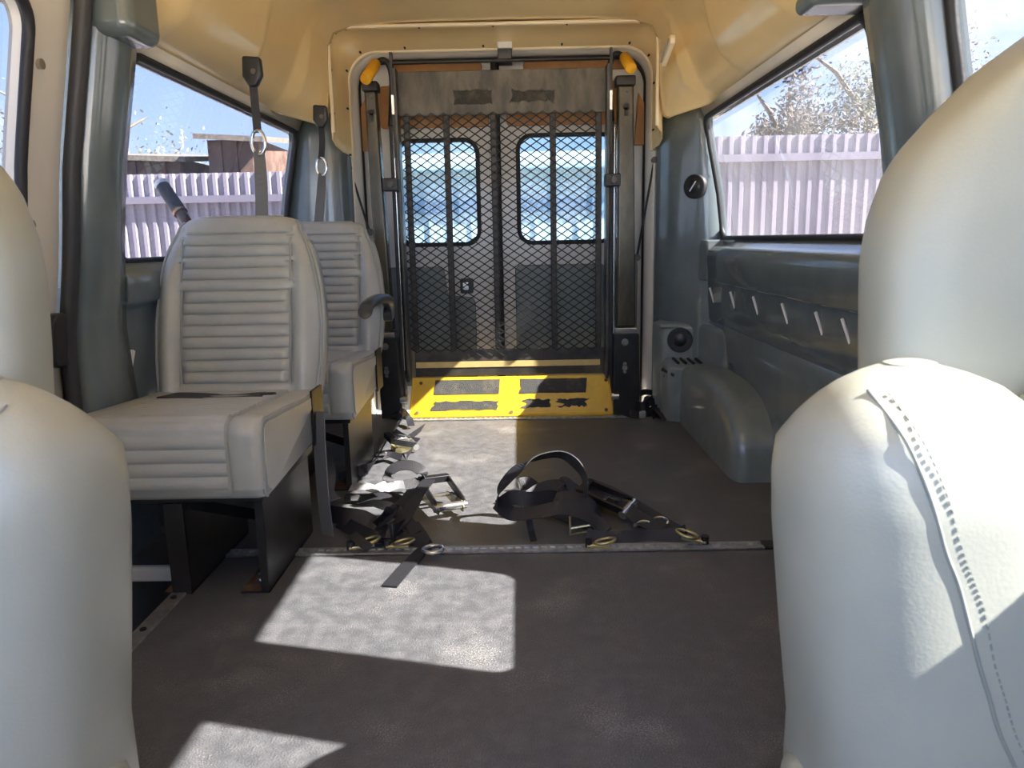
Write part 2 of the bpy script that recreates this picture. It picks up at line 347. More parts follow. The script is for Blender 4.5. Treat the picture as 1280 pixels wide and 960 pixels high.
m_ = MB(); m_.loft([[(wx(-1, z, .03)+.05*k, y, z) for z in (1.55, 1.2, .83, .5, .2, -.1, -.4)] for y, k in ((3.79, 0), (4.05, 1))], closed=False); m_.build('outer_skin', 'white', wall_l, solid=.01)
m_ = MB(); m_.loft([[(wx(-1, z, .07), y, z) for z in (.83, .5, .2, -.1, -.4)] for y in (1.95, 3.79)], closed=False); m_.build('outer_skin', 'white', wall_l, solid=.01)
m_ = MB(); m_.box((-1.2, -.5, -.05), (1.0, -.45, .78)); wf = m_.build('wall_front', 'grey2', bevel=.02); m_ = MB(); m_.box((-1.05, -.5, 1.52), (.85, -.45, 1.90)); m_.build('windscreen_header', 'body', wf, bevel=.02); tag(wf, 'dashboard bulkhead under the windscreen', 'dashboard', kind='structure')
# sliding door on the left
dr = MB(); panel(dr, -1, .80, 1.92, .62, 1.66, LW2, off=.015)
door1 = dr.build('door_1', 'body', smooth=True); tag(door1, 'cream-white sliding side door with a tinted window', 'door', kind='structure')
m_ = MB(); m_.loft([[(wx(-1, z, .015 if z > .5 else .015-.0*z), y, z) for z in (.62, .5, .35, .2, 0, -.2, -.35)] for y in (.8, 1.2, 1.6, 1.92)], closed=False); m_.build('lower_skin', 'body', door1, smooth=True, solid=.02)
m_ = MB(); hh = rrect(1.30, 1.80, .42, .68, .08); m_.prism([(wx(-1, z, 0)+.002, y, z) for y, z in hh], (.025, 0, 0)); m_.build('pocket_panel', 'grey2', door1, bevel=.008)
m_ = MB(); hh = rrect(1.84, 1.90, .60, .74, .025); m_.prism([(wx(-1, z, 0), y, z) for y, z in hh], (.03, 0, 0)); m_.build('latch', 'black', door1, bevel=.006)
for (u, v) in ((50, 80), (38, 281)):
    p = P(u, v, x=wx(-1, 1.3 if v < 100 else .95, .008)); m_ = MB(); m_.cyl((p.x-.006, p.y, p.z), (p.x+.006, p.y, p.z), .012, 12); m_.build('screw', 'chrome', door1, smooth=True)
# foam seal down the door edge
m_ = MB(); m_.tube([(wx(-1, z, -.012), 1.928, z) for z in [1.68-1.76*i/30 for i in range(31)]], .021, 10)
o = m_.build('trim_1', 'sealblue', smooth=True); tag(o, 'black foam door seal beside the sliding door', 'seal', kind='structure')
window(1, 1, RW, 'glass', 'long tinted side window beside the wheel arch'); window(2, 1, RW2, 'glass', 'side window between the grey pillar and the pale front seat')
window(3, 1, RW3, 'glass', 'front door window beside the pale front seat opposite the step well'); window(4, -1, LW, 'glass', 'long tinted side window behind the pleated passenger seats')
g = window(5, -1, LW2, 'glass', 'tinted window of the cream-white sliding door', off=.035)
window(6, -1, LW3, 'glass_clear', 'front door window on the step well side')

# ------------------------------------------------------------------ floor
STEP_X, STEP_Y0, STEP_Y1 = -.905, .8, 1.97
fl = MB(); fl.box((STEP_X, -.5, -.03), (1.0, 3.86, 0)); fl.box((-1.22, STEP_Y1+.0, -.03), (STEP_X, 3.86, 0)); fl.box((-1.22, -.5, -.03), (STEP_X, STEP_Y0, 0))
floor = fl.build('floor', 'floor'); tag(floor, 'dusty black vinyl van floor with sunlit patches', 'floor', kind='structure')
m_ = MB(); m_.box((-1.25, STEP_Y0, -.36), (STEP_X, STEP_Y1, -.33)); m_.box((STEP_X-.01, STEP_Y0, -.33), (STEP_X, STEP_Y1, -.03)); m_.box((-1.25, STEP_Y1-.01, -.33), (STEP_X, STEP_Y1, -.03)); m_.box((-1.25, STEP_Y0, -.33), (STEP_X, STEP_Y0+.01, -.03))
m_.build('step_well', 'rubber', floor)
m_ = MB(); m_.box((-.93, .7, -.002), (-.89, 1.97, .005)); ed = m_.build('edge_strip', 'alu', floor, bevel=.002)
for yy in (1.45, 1.62, 1.78): m_ = MB(); m_.cyl((-.91, yy, .004), (-.91, yy, .008), .008, 10); m_.build('screw', 'steel_black', ed)
m_ = MB(); m_.box((-1.2, 1.955, -.035), (-.93, 1.985, .008)); m_.build('step_edge', 'white', floor, bevel=.008)
m_ = MB(); m_.tube(cat_rom([(-1.17, 1.35, -.30), (-1.08, 1.42, -.27), (-1.02, 1.5, -.2), (-1.05, 1.55, -.1), (-1.12, 1.6, -.02)], 6), .016, 8); m_.build('step_rail', 'white', floor, smooth=True)
# floor tracks with a row of oval slots
def ltrack(y, x0, x1, nm, label, capend=False):
    t = empty(nm, (0, y, 0)); tag(t, label, 'floor track')
    m = MB(); m.box((x0, -.024, 0), (x1, -.008, .007)); m.box((x0, .010, 0), (x1, .022, .007)); m.box((x0, -.024, 0), (x1, .022, .002)); m.build('rail', 'alu', t)
    m = MB(); k = int((x1-x0)/.0254)
    for i in range(k):
        xx = x0+.0254*(i+.5)
        m.box((xx-.0045, -.008, .001), (xx+.0045, .010, .0065))
    o_ = m.build('slot_bridges', 'alu', t); o_['kind'] = 'stuff'
    if capend:
        m = MB(); hh = [(x1-.005, -.026), (x1+.03, -.026), (x1+.045, -.012), (x1+.045, .010), (x1+.03, .024), (x1-.005, .024)]
        m.prism([(a, b, 0) for a, b in hh], (0, 0, .010)); m.build('end_cap', 'rubber', t, bevel=.003)
    return t
ltrack(2.062, -.88, .705, 'floor_track', 'aluminium anchor track under the tie-down hooks, ending in a black cap', True)
ltrack(3.70, -.58, .62, 'floor_track', 'aluminium anchor track along the foot of the yellow plate')

# ------------------------------------------------------------------ roof
SEC = [(.972, 1.458), (.955, 1.464), (.925, 1.472), (.875, 1.494), (.82, 1.535), (.785, 1.61), (.765, 1.70), (.745, 1.78), (.70, 1.835), (.62, 1.862), (.45, 1.875), (.2, 1.882), (0, 1.885)]
SECR = [(.80, 1.43), (.79, 1.432), (.775, 1.44), (.762, 1.47), (.755, 1.53), (.75, 1.61), (.747, 1.70), (.742, 1.77), (.715, 1.825), (.64, 1.85), (.45, 1.86), (.2, 1.862), (0, 1.863)]
def roof_pt(side, i, y):
    f = 0 if y < 3.25 else min(1, (y-3.25)/.35); f = f*f*(3-2*f)
    d = SEC[i][0]*(1-f)+SECR[i][0]*f; z = SEC[i][1]*(1-f)+SECR[i][1]*f
    # moulded swellings along the side between the anchor points
    b = max(0, math.sin((y-.35)*math.pi/.62))**.35 if y < 3.3 else 0
    k = {3: .35, 4: 1, 5: 1, 6: .5}.get(i, 0)
    if side < 0 and y < 1.95 and z < 1.64: d, z, b = .90+.004*(12-i), 1.60+.004*i, 0
    return (CX+side*(d+.035*b*k*(1-f)), y, z+.01*b*k*(1-f))
ys = [-.5+i*.031 for i in range(133)]
rf = MB(); rf.loft([[roof_pt(1, i, y) for i in range(len(SEC))]+[roof_pt(-1, i, y) for i in range(len(SEC)-2, -1, -1)] for y in ys], closed=False)
ceil = rf.build('ceiling', 'cream', smooth=True, solid=.01); tag(ceil, 'cream moulded high roof lining with swellings above the windows', 'ceiling', kind='structure')
for md in ceil.modifiers: md.offset = 1
for sd_, wp, ya, yb in ((1, wall_r, 1.94, 3.60), (-1, wall_l, 2.14, 3.78)):
    m_ = MB(); m_.loft([[(wx(sd_, z, -.003-.012*(z-1.432)/.05), y, z) for z in (1.433, 1.45, 1.47, 1.49)] for y in (ya, 2.6, 3.1, yb)], closed=False); m_.build('header_strip', 'body', wp, smooth=True, solid=.004)
OR = [(1.045, 1.44), (1.03, 1.60), (.97, 1.82), (.86, 1.93), (.70, 1.96), (0, 1.97)]
m_ = MB(); m_.loft([[(CX+d, y, z) for d, z in OR]+[(CX-d, y, z) for d, z in OR[-2::-1]] for y in (-.5, 1.5, 4.1)], closed=False); m_.build('outer_roof', 'white', ceil, solid=.01)
m_ = MB(); m_.box((-1.13, 4.04, 1.80), (.93, 4.1, 1.965)); m_.box((.665, 4.04, -.4), (.93, 4.1, 1.80)); m_.box((-1.13, 4.04, -.4), (-.805, 4.1, 1.80)); m_.build('rear_frame', 'white', ceil)
# rear cap between roof seam and door opening
def arch_loop(xl, xr, zb, zt, r, y, n=10, yb=None):
    pts = []; K = 8
    for i in range(K): pts.append((xr, y, zb+(zt-r-zb)*i/K))
    for i in range(n+1):
        a = math.pi/2*i/n; pts.append((xr-r+r*math.cos(a), y, zt-r+r*math.sin(a)))
    for i in range(1, 16): pts.append((xr-r+(xl-xr+2*r)*i/16, y, zt))
    for i in range(n+1):
        a = math.pi/2+math.pi/2*i/n; pts.append((xl+r+r*math.cos(a), y, zt-r+r*math.sin(a)))
    for i in range(K-1, -1, -1): pts.append((xl, y, zb+(zt-r-zb)*i/K))
    return pts
cap = MB()
L0 = arch_loop(CX-.745, CX+.745, 1.40, 1.852, .07, 3.585); L1 = arch_loop(-.825, .675, 1.32, 1.815, .15, 3.87)
def mixl(a, b, t, dz): return [tuple(p*(1-t)+q*t for p, q in zip(A, B)) for A, B in zip(a, b)]
def bulge(L, c, s): return [(CX+(p[0]-CX)*(1+s), p[1], 1.4+(p[2]-1.4)*(1+s)) for p in L]
cap.loft([L0, bulge(mixl(L0, L1, .25, 0), 0, .035), bulge(mixl(L0, L1, .5, 0), 0, .045), bulge(mixl(L0, L1, .75, 0), 0, .035), mixl(L0, L1, .95, 0), L1], closed=False)
cap_o = cap.build('trim_2', 'cream', smooth=True, solid=.008); tag(cap_o, 'cream moulded surround above the wheelchair lift', 'trim', kind='structure')
m_ = MB(); m_.tube(L0, .009, 8); m_.build('seam_bead', 'cream_trim', cap_o, smooth=True)
m_ = MB(); m_.tube(L1, .014, 8); m_.build('edge_bead', 'cream_trim', cap_o, smooth=True)
for L, st, t in ((mixl(L0, L1, .08, 0), 4, 0), (mixl(L0, L1, .9, 0), 5, 1)):
    for i in range(2, len(L), st):
        p = Vector(L[i]); m_ = MB(); m_.tube([p+Vector((0, -.012, 0)), p+Vector((0, .006, 0))], .005, 8); m_.build('screw', 'rubber', cap_o)
# rear corner pillars
def corner(side, xy, top, name):
    m = MB(); rings = []
    for i in range(17):
        z = top+.02-(top+.06)*i/16
        pts = []
        for k, (x, y) in enumerate(xy):
            f = k/(len(xy)-1); xw = wx(side, z, 0)
            pts.append((x+(xw-xy[-1][0])*f**5, y, z))
        rings.append(pts)
    m.loft(rings, closed=False); return m.build(name, 'grey', wall_r if side > 0 else wall_l, smooth=True, solid=.01)
corner(1, [(.70, 3.90), (.695, 3.86), (.70, 3.82), (.72, 3.76), (.755, 3.70), (.80, 3.65), (.86, 3.61), (.93, 3.585), (1.06, 3.565)], 1.50, 'corner_pillar')
corner(-1, [(-.84, 3.90), (-.835, 3.87), (-.85, 3.83), (-.885, 3.80), (-.94, 3.785), (-1.02, 3.77), (-1.1, 3.765)], 1.5, 'corner_pillar')
for x, z, nm in ((.822, 1.118, 'air_vent'),):
    t = Vector((.80, 3.64, z)); nrm = Vector((-.70, -.72, 0)).normalized()
    t = P(868, 233, y=3.575)
    m_ = MB(); m_.tube([t+nrm*-.02, t+nrm*.004, t+nrm*.008], [.056, .056, .050], 28); v_ = m_.build('air_vent', 'rubber', wall_r, smooth=True)
    m_ = MB(); m_.tube([t+nrm*.006, t+nrm*.012], [.036, .030], 24); m_.build('vent_core', 'black', v_, smooth=True)
    m_ = MB(); m_.bar(t+nrm*.013+Vector((.012, -.008, .022)), t+nrm*.013+Vector((-.012, .008, -.022)), .008, .006); m_.build('vent_flap', 'chrome', v_)
# white body aperture and back wall above the doors
ap = MB(); A0 = arch_loop(-.835, .69, -.02, 1.825, .15, 3.872); A1 = arch_loop(-.80, .66, -.02, 1.80, .14, 3.93); A2 = arch_loop(-.80, .66, -.02, 1.80, .14, 4.03)
ap.loft([A0, A1, A2], closed=False)
apo = ap.build('trim_3', 'body', smooth=True, solid=.01); tag(apo, 'painted rear door aperture around the wheelchair lift', 'trim', kind='structure')
m_ = MB(); m_.tube(arch_loop(-.80, .66, 0, 1.79, .14, 3.985), .014, 8); m_.build('door_seal', 'rubber', apo, smooth=True)

# ------------------------------------------------------------------ rear doors
def rear_door(n, x0, x1, win, side, label):
    mb = MB(); h = rrect(*win, 6); y = 4.02
    c0, c1 = (win[0]+win[1])/2, (win[2]+win[3])/2; z0, z1 = -.02, 1.79; out = []
    for a, b in h:
        dx, dz = a-c0, b-c1; t = 1e9
        if dx > 1e-6: t = min(t, (x1-c0)/dx)
        if dx < -1e-6: t = min(t, (x0-c0)/dx)
        if dz > 1e-6: t = min(t, (z1-c1)/dz)
        if dz < -1e-6: t = min(t, (z0-c1)/dz)
        out.append([c0+dx*t, c1+dz*t])
    for q in ((x0, z0), (x1, z0), (x0, z1), (x1, z1)):
        i = min(range(len(out)), key=lambda k: math.dist(out[k], q)); out[i] = list(q)
    F = lambda L, yy: [(a, yy, b) for a, b in L]
    mb.loft([F(h, y), F(out, y), F(out, y+.06), F(h, y+.06), F(h, y)], caps=False)
    d = mb.build('door_%d' % n, 'white'); tag(d, label, 'door', kind='structure')
    m = MB(); m.tube([(a, y, b) for a, b in h], .012, 8, True); m.build('window_seal', 'rubber', d, smooth=True)
    m = MB(); m.prism([(a, y+.03, b) for a, b in h], (0, .005, 0)); m.build('pane', 'glass_rear', d)
    return d
d2 = rear_door(2, -.80, -.115, (-.62, -.205, .88, 1.41, .07), -1, 'left-hinged white rear door with a stepped dark trim panel')
d3 = rear_door(3, -.095, .66, (.005, .50, .88, 1.425, .07), 1, 'white rear door with a plain square dark trim panel')
def flatpanel(parent, name, mt, poly, y, th=.014, bev=.006):
    m = MB(); m.prism([(a, y, b) for a, b in poly], (0, -th, 0)); return m.build(name, mt, parent, bevel=bev)
flatpanel(d2, 'top_board', 'tan', rrect(-.64, -.17, 1.735, 1.785, .02, 3), 4.018); flatpanel(d2, 'upper_board', 'tan', rrect(-.7, -.14, 1.47, 1.68, .02, 3), 4.018)
flatpanel(d3, 'top_board', 'tan', rrect(.04, .58, 1.735, 1.785, .02, 3), 4.018); flatpanel(d3, 'upper_board', 'tan', rrect(-.05, .60, 1.47, 1.68, .02, 3), 4.018)
flatpanel(apo, 'corner_board', 'tan', [(.60, 1.36), (.655, 1.36), (.655, 1.56), (.62, 1.62)], 3.99); flatpanel(apo, 'corner_board', 'tan', [(-.80, 1.36), (-.745, 1.36), (-.765, 1.62), (-.80, 1.56)], 3.99)
flatpanel(d2, 'trim_panel', 'grey2', [(-.70, .12), (-.235, .12), (-.235, .57), (-.25, .60), (-.36, .61), (-.385, .63), (-.395, .74), (-.41, .765), (-.70, .765)], 4.018, .02)
flatpanel(d3, 'trim_panel', 'grey2', rrect(-.02, .46, .10, .765, .03, 4), 4.018, .02); flatpanel(d3, 'edge_pocket', 'grey2', rrect(.50, .63, .10, .80, .05, 4), 4.018, .02)
m_ = MB(); m_.prism([(a, 4.018, b) for a, b in rrect(-.315, -.245, .62, .70, .01, 3)], (0, -.02, 0)); lt = m_.build('latch', 'black', d2, bevel=.004)
m_ = MB(); m_.box((-.30, 3.985, .64), (-.27, 3.998, .68)); m_.build('lever', 'chrome', lt)
m_ = MB(); m_.tube([(-.105, 4.005, z) for z in (-.0, .5, 1.0, 1.4, 1.79)], .022, 10); m_.build('centre_seal', 'rubber', d2, smooth=True)
def strut(p, q, label):
    t = empty('gas_strut', p); q = Vector(q)-Vector(p); tag(t, label, 'strut')
    m = MB(); m.cyl((0, 0, 0), q, .006, 8); m.build('rod', 'steel_black', t, smooth=True)
    m = MB(); m.cyl((0, -.014, 0), (0, .014, 0), .018, 10); m.build('pivot', 'steel_worn', t, smooth=True); m = MB(); m.cyl(q+Vector((0, -.014, 0)), q+Vector((0, .014, 0)), .016, 10); m.build('pivot', 'steel_worn', t, smooth=True)
strut(P(796, 322, y=3.91), P(818, 200, y=3.88), 'thin black door check rod beside the plain trim panel door')
strut(P(462, 290, y=3.91), P(437, 210, y=3.88), 'thin black door check rod behind the second passenger seat')

# ------------------------------------------------------------------ speaker console in the rear corner
sp = empty('speaker_console', (.8, 3.55, 0)); tag(sp, 'dark grey corner console with a round speaker above the vent slots', 'speaker console')
def loc(o_): return lambda p: (p[0]-o_.location.x, p[1]-o_.location.y, p[2]-o_.location.z)
Lc = loc(sp)
m_ = MB()
def bx(mb, a, b, lc): mb.box(lc(a), lc(b))
prof = [(.70, 3.84), (.672, 3.74), (.682, 3.68), (.705, 3.645), (.855, 3.605), (.872, 3.585), (.905, 3.32), (.93, 3.27), (.985, 3.27), (.985, 3.84)]
def lay(z, s=1.0): return [Lc((.98+(x-.98)*s, 3.84+(y-3.84)*s, z)) for x, y in prof]
m_ = MB(); m_.loft([lay(.02), lay(.30), lay(.455), lay(.475, .97), lay(.485, .9)]); m_.build('housing', 'grey2', sp, bevel=.008)
m_ = MB(); lowp = [(.70, 3.80), (.695, 3.64), (.72, 3.585), (.76, 3.56), (.93, 3.53), (.93, 3.80)]
m_.loft([[Lc((x, y, z)) for x, y in lowp] for z in (.0, .27)]+[[Lc((x, min(y+.02, 3.8), .285)) for x, y in lowp]]+[[Lc((x, min(y+.05, 3.8), .31)) for x, y in lowp]]); m_.build('vent_housing', 'grey2', sp, bevel=.006)
m_ = MB(); m_.box(Lc((.68, 3.63, .455)), Lc((.90, 3.80, .475))); m_.build('top_lip', 'grey2', sp, bevel=.008)
n_ = Vector((-.26, -.97, 0)).normalized(); c_ = P(850, 425, y=3.622)-sp.location
m_ = MB(); m_.tube([c_-n_*.02, c_+n_*.006, c_+n_*.010, c_+n_*.004], [.062, .062, .054, .044], 28); spk = m_.build('speaker_ring', 'rubber', sp, smooth=True)
m_ = MB(); m_.tube([c_+n_*.002, c_+n_*.011], [.04, .03], 20); m_.build('speaker_cone', 'black', spk, smooth=True)
for i in range(4):
    p = P(834+3*i, 465+8*i, y=3.60)-sp.location; m_ = MB(); m_.bar(p+Vector((-.022, .02, .012)), p+Vector((.03, -.03, -.012)), .012, .014); m_.build('vent_slot', 'black', sp)
for i in range(4):
    p = Vector((.755+.035*i, 3.59-.008*i, .302))-sp.location; m_ = MB(); m_.bar(p+Vector((-.008, .028, .010)), p+Vector((.012, -.018, -.008)), .010, .010); m_.build('vent_slot', 'black', sp)

# ------------------------------------------------------------------ wheelchair lift
LX0, LX1, LY = -.578, .442, 3.80
lift = empty('wheelchair_lift', (-.07, LY, 0)); tag(lift, 'folded wheelchair lift with black expanded-metal platform and yellow threshold plate', 'wheelchair lift')
Ll = loc(lift)
def V(x, y, z): return Vector(Ll((x, y, z)))
m_ = MB(); m_.box(V(LX0+.005, LY+.012, 1.50), V(LX1-.005, LY+.020, 1.705)); m_.box(V(LX0+.02, LY-.002, 1.64), V(LX1-.02, LY+.012, 1.705)) if False else None
tp = m_.build('top_plate', 'plate', lift, bevel=.003)
def ragged(x0, x1, z0, z1, jag, n=14):
    pts = []
    for i in range(n): pts.append((x0+(x1-x0)*i/n, z0+random.uniform(0, jag)))
    for i in range(5): pts.append((x1-random.uniform(0, jag*.4), z0+(z1-z0)*i/5))
    for i in range(n): pts.append((x1-(x1-x0)*i/n, z1-random.uniform(0, jag)))
    for i in range(5): pts.append((x0+random.uniform(0, jag), z1-(z1-z0)*i/5))
    return pts
for x0, x1, j in ((-.305, -.115, .012), (-.035, .19, .02)):
    m_ = MB(); m_.prism([V(a, LY+.012, b) for a, b in ragged(x0, x1, 1.545, 1.62, j)], (0, -.0015, 0)); m_.build('antislip_patch', 'antislip', tp)
m_ = MB(); m_.box(V(LX0+.03, LY+.012, .205), V(LX1-.01, LY+.02, .345)); bp_ = m_.build('bottom_plate', 'steel_worn', lift, bevel=.003)
m_ = MB(); m_.box(V(LX0+.035, LY+.009, .252), V(LX1-.03, LY+.012, .282)); m_.build('tape_stripe', 'yline', bp_)
# expanded metal
m_ = MB(); cw, chh = .0600, .0405; nx = int((LX1-LX0-.02)/cw); nz = int((1.51-.335)/chh); x0 = LX0+.015
for j in range(nz):
    for i in range(nx):
        cxx = x0+cw*(i+.5); zc = .335+chh*(j+.5)
        a, b, c, d = V(cxx-cw/2, LY, zc), V(cxx, LY, zc+chh/2), V(cxx+cw/2, LY, zc), V(cxx, LY, zc-chh/2)
        for p, q in ((a, b), (b, c), (c, d), (d, a)): m_.bar(p, q, .006, .0052, (0, 1, 0)) if False else m_.bar(p, q, .0050, .0052, (0, 0, 1))
gr = m_.build('expanded_mesh', 'mesh', lift)
for u in (563, 620, 692):
    px = P(u, 300, y=LY+.03).x; m_ = MB(); m_.box(V(px-.015, LY+.008, .345), V(px+.015, LY+.04, 1.50)); m_.build('platform_rib', 'rib', lift, bevel=.004)
for xx in (LX0, LX1):
    s = 1 if xx < 0 else -1
    m_ = MB(); m_.box(V(xx-.008, LY-.05, .19), V(xx+.008, LY+.045, 1.71)); m_.build('side_rail', 'steel_worn', lift, bevel=.003)
    m_ = MB(); m_.box(V(xx+s*.025, LY+.008, .345), V(xx+s*.055, LY+.03, 1.50)); m_.build('platform_rib', 'rib', lift, bevel=.004)
m_ = MB(); m_.cyl(V(LX0-.02, LY-.04, 1.735), V(LX1+.02, LY-.04, 1.735), .008, 10); m_.build('stop_bar', 'steel_black', lift, smooth=True)
for xx in (LX0-.012, LX1+.012):
    m_ = MB(); m_.bar(V(xx, LY-.04, 1.78), V(xx, LY-.03, 1.30), .012, .03, (0, 1, 0)); m_.build('stop_link', 'steel_black', lift)
    m_ = MB(); m_.bar(V(xx, LY-.045, 1.60), V(xx, LY-.045, 1.50), .012, .012); m_.build('link_pin', 'chrome', lift)
# towers
for s in (-1, 1):
    if s < 0: t0, t1, b0, b1 = (-.73, -.648), (0, 0), (-.715, -.61), 0
    else: t0, b0 = (.468, .568), (.472, .60)
    ty0, ty1 = LY-.10, LY-.02
    m_ = MB()
    def ring(x0_, x1_, z): return [V(x0_, ty0, z), V(x1_, ty0, z), V(x1_, ty1, z), V(x0_, ty1, z)]
    zsplit = .46
    f = lambda z, k: t0[k]+(b0[k]-t0[k])*(1.63-z)/1.6
    sh = .014
    m_.loft([ring(f(1.60, 0)+sh, f(1.60, 1)-sh, 1.60), ring(f(zsplit, 0)+sh, f(zsplit, 1)-sh, zsplit)])
    tw = m_.build('tower', 'steel_tower', lift, bevel=.010, seg=3)
    m_ = MB(); m_.loft([ring(f(1.64, 0)+.004, f(1.64, 1)-.004, 1.645), ring(f(1.6, 0)+.004, f(1.6, 1)-.004, 1.60)]); m_.build('tower_cap', 'steel_black', tw, bevel=.006)
    cxm = (f(1.5, 0)+f(1.5, 1))/2
    m_ = MB(); m_.cyl(V(cxm, ty0+.004, 1.505), V(cxm, ty0-.003, 1.505), .017, 14); m_.box(V(cxm-.008, ty0-.003, 1.462), V(cxm+.008, ty0+.004, 1.50)); m_.build('keyhole', 'rubber', tw)
    m_ = MB(); m_.cyl(V(cxm+.005, ty0+.002, 1.575), V(cxm+.005, ty0-.004, 1.575), .008, 10); m_.build('bolt', 'steel_worn', tw)
    m_ = MB(); m_.loft([ring(f(.5, 0)-.002, f(.5, 1)+.004, .425), ring(f(0, 0)-.002, f(0, 1)+.004, .01)]); lo_ = m_.build('lower_housing', 'steel_black', lift, bevel=.006)
    m_ = MB(); m_.loft([ring(f(.5, 0)+.006, f(.5, 1)-.006, .455), ring(f(.5, 0)+.006, f(.5, 1)-.006, .425)]); m_.build('collar', 'chrome', lo_, bevel=.004)
    cxm = (f(.3, 0)+f(.3, 1))/2
    for zz, rr in ((.385, .018), (.275, .010), (.255, .014), (.235, .009)):
        m_ = MB(); m_.cyl(V(cxm-.01, ty0+.004, zz), V(cxm-.01, ty0-.01, zz), rr, 12); m_.build('bolt', 'chrome', lo_, smooth=True)
    # inner arms and chrome slide between tower and platform
    xa = LX0-.03 if s < 0 else LX1+.018
    m_ = MB(); m_.box(V(xa-.010, LY-.03, .1), V(xa+.012, LY+.03, 1.50)); m_.build('lift_arm', 'sealblue', lift, bevel=.004)
    xb = xa-s*-.016 if s > 0 else xa-.018
    m_ = MB(); m_.cyl(V(xa-.014*s*-1 if s > 0 else xa+.012, LY-.04, .25), V(xa-.014*s*-1 if s > 0 else xa+.012, LY-.04, 1.42), .005, 8); m_.build('slide_rod', 'chrome', lift, smooth=True)
    m_ = MB(); m_.box(V(xa-.04, LY-.12, 1.14), V(xa+.035, LY-.05, 1.20)); bk = m_.build('clamp_bracket', 'steel_black', lift, bevel=.006)
    m_ = MB(); m_.cyl(V(xa, LY-.12, 1.17), V(xa, LY-.135, 1.17), .016, 6); m_.build('bolt', 'steel_worn', bk)
    # handrail end with yellow grip
    if s < 0: g1, g0 = P(457, 99, y=LY-.19), P(469, 80, y=LY-.04)
    else: g1, g0 = P(789, 85, y=LY-.19), P(781, 72, y=LY-.04)
    g1, g0 = g1-lift.location, g0-lift.location
    m_ = MB(); m_.tube(cat_rom([g1, g0, g0+Vector((-s*.045, .03, .02)), g0+Vector((-s*.07, .04, -.06)), V(xa, LY-.03, 1.45)], 8), .014, 10); hr = m_.build('handrail', 'steel_black', lift, smooth=True)
    m_ = MB(); m_.tube([g1-(g0-g1)*.02, g1, g0, g0+(g0-g1)*.02], [.022, .026, .026, .022], 16); m_.build('grip', 'grip', hr, smooth=True)
# yellow threshold plate, tipped up against the platform
m_ = MB()
ya0, ya1 = 3.735, 3.785
q = [V(-.575, ya0-.01, .012), V(.470, ya0-.01, .012), V(.452, ya1, .205), V(-.556, ya1, .205)]
nn = (q[1]-q[0]).cross(q[3]-q[0]).normalized()*-.008
m_.prism(q, nn); th = m_.build('threshold_plate', 'yellow', lift, bevel=.002)
m_ = MB(); m_.bar(q[0], q[1], .018, .012); m_.build('plate_lip', 'yellow', th, bevel=.004)
for a, b in ((q[0], q[3]), (q[1], q[2])):
    m_ = MB(); m_.bar(a, b, .006, .028, (0, 1, 0)); m_.build('plate_side', 'yellow', th, bevel=.002)
def onp(u, v): return q[0]+(q[1]-q[0])*u+(q[3]-q[0])*v
for u0, u1, v0, v1, j in ((.11, .43, .56, .93, .0), (.53, .86, .55, .93, .004), (.10, .435, .14, .40, .012), (.54, .70, .16, .42, .016), (.71, .88, .17, .42, .022)):
    poly = ragged(u0, u1, v0, v1, .06 if j else .004) if j else [(u0, v0), (u1, v0), (u1, v1), (u0, v1)]
    if j: poly = [(a, b) for a, b in ragged(u0, u1, v0, v1, j*3)]
    m_ = MB(); m_.prism([onp(a, b)-nn*.12 for a, b in poly], -nn*.2); m_.build('antislip_patch', 'antislip', th)
for a, b in ((.04, .86), (.955, .86), (.035, .1), (.965, .1), (.5, .08)):
    p = onp(a, b); m_ = MB(); m_.cyl(p, p-nn*.7, .009, 10); m_.build('bolt', 'rust', th)
for xx in (-.60, .478):
    m_ = MB(); m_.cyl(V(xx-.018, 3.72, .105), V(xx+.018, 3.72, .105), .024, 14); m_.build('hinge_roller', 'chrome', lift, smooth=True)

# ------------------------------------------------------------------ header box and lamp
cb = empty('latch_box', P(631, 62, y=3.84)); tag(cb, 'small white and black latch box above the lift platform', 'latch')
m_ = MB(); m_.box((-.037, -.03, .0), (.037, .04, .065)); m_.build('cover', 'white', cb, bevel=.006)
m_ = MB(); m_.box((-.034, -.028, -.065), (.034, .04, .0)); m_.build('body', 'black', cb, bevel=.004)
lm = empty('dome_lamp', P(838, 66, x=.64)); tag(lm, 'small oblong interior lamp on the cream side panel', 'lamp')
m_ = MB(); m_.prism([(.0, a, b) for a, b in [(-.10, .035), (-.085, .05), (.09, .0), (.10, -.02), (.085, -.035), (-.095, .015)]], (-.02, 0, 0)); m_.build('base', 'cream_trim', lm, bevel=.004)
m_ = MB(); m_.prism([(-.02, a, b) for a, b in [(-.082, .030), (-.078, .038), (.078, -.006), (.082, -.022)]], (-.008, 0, 0)); m_.build('lens', 'lens', lm, bevel=.003)

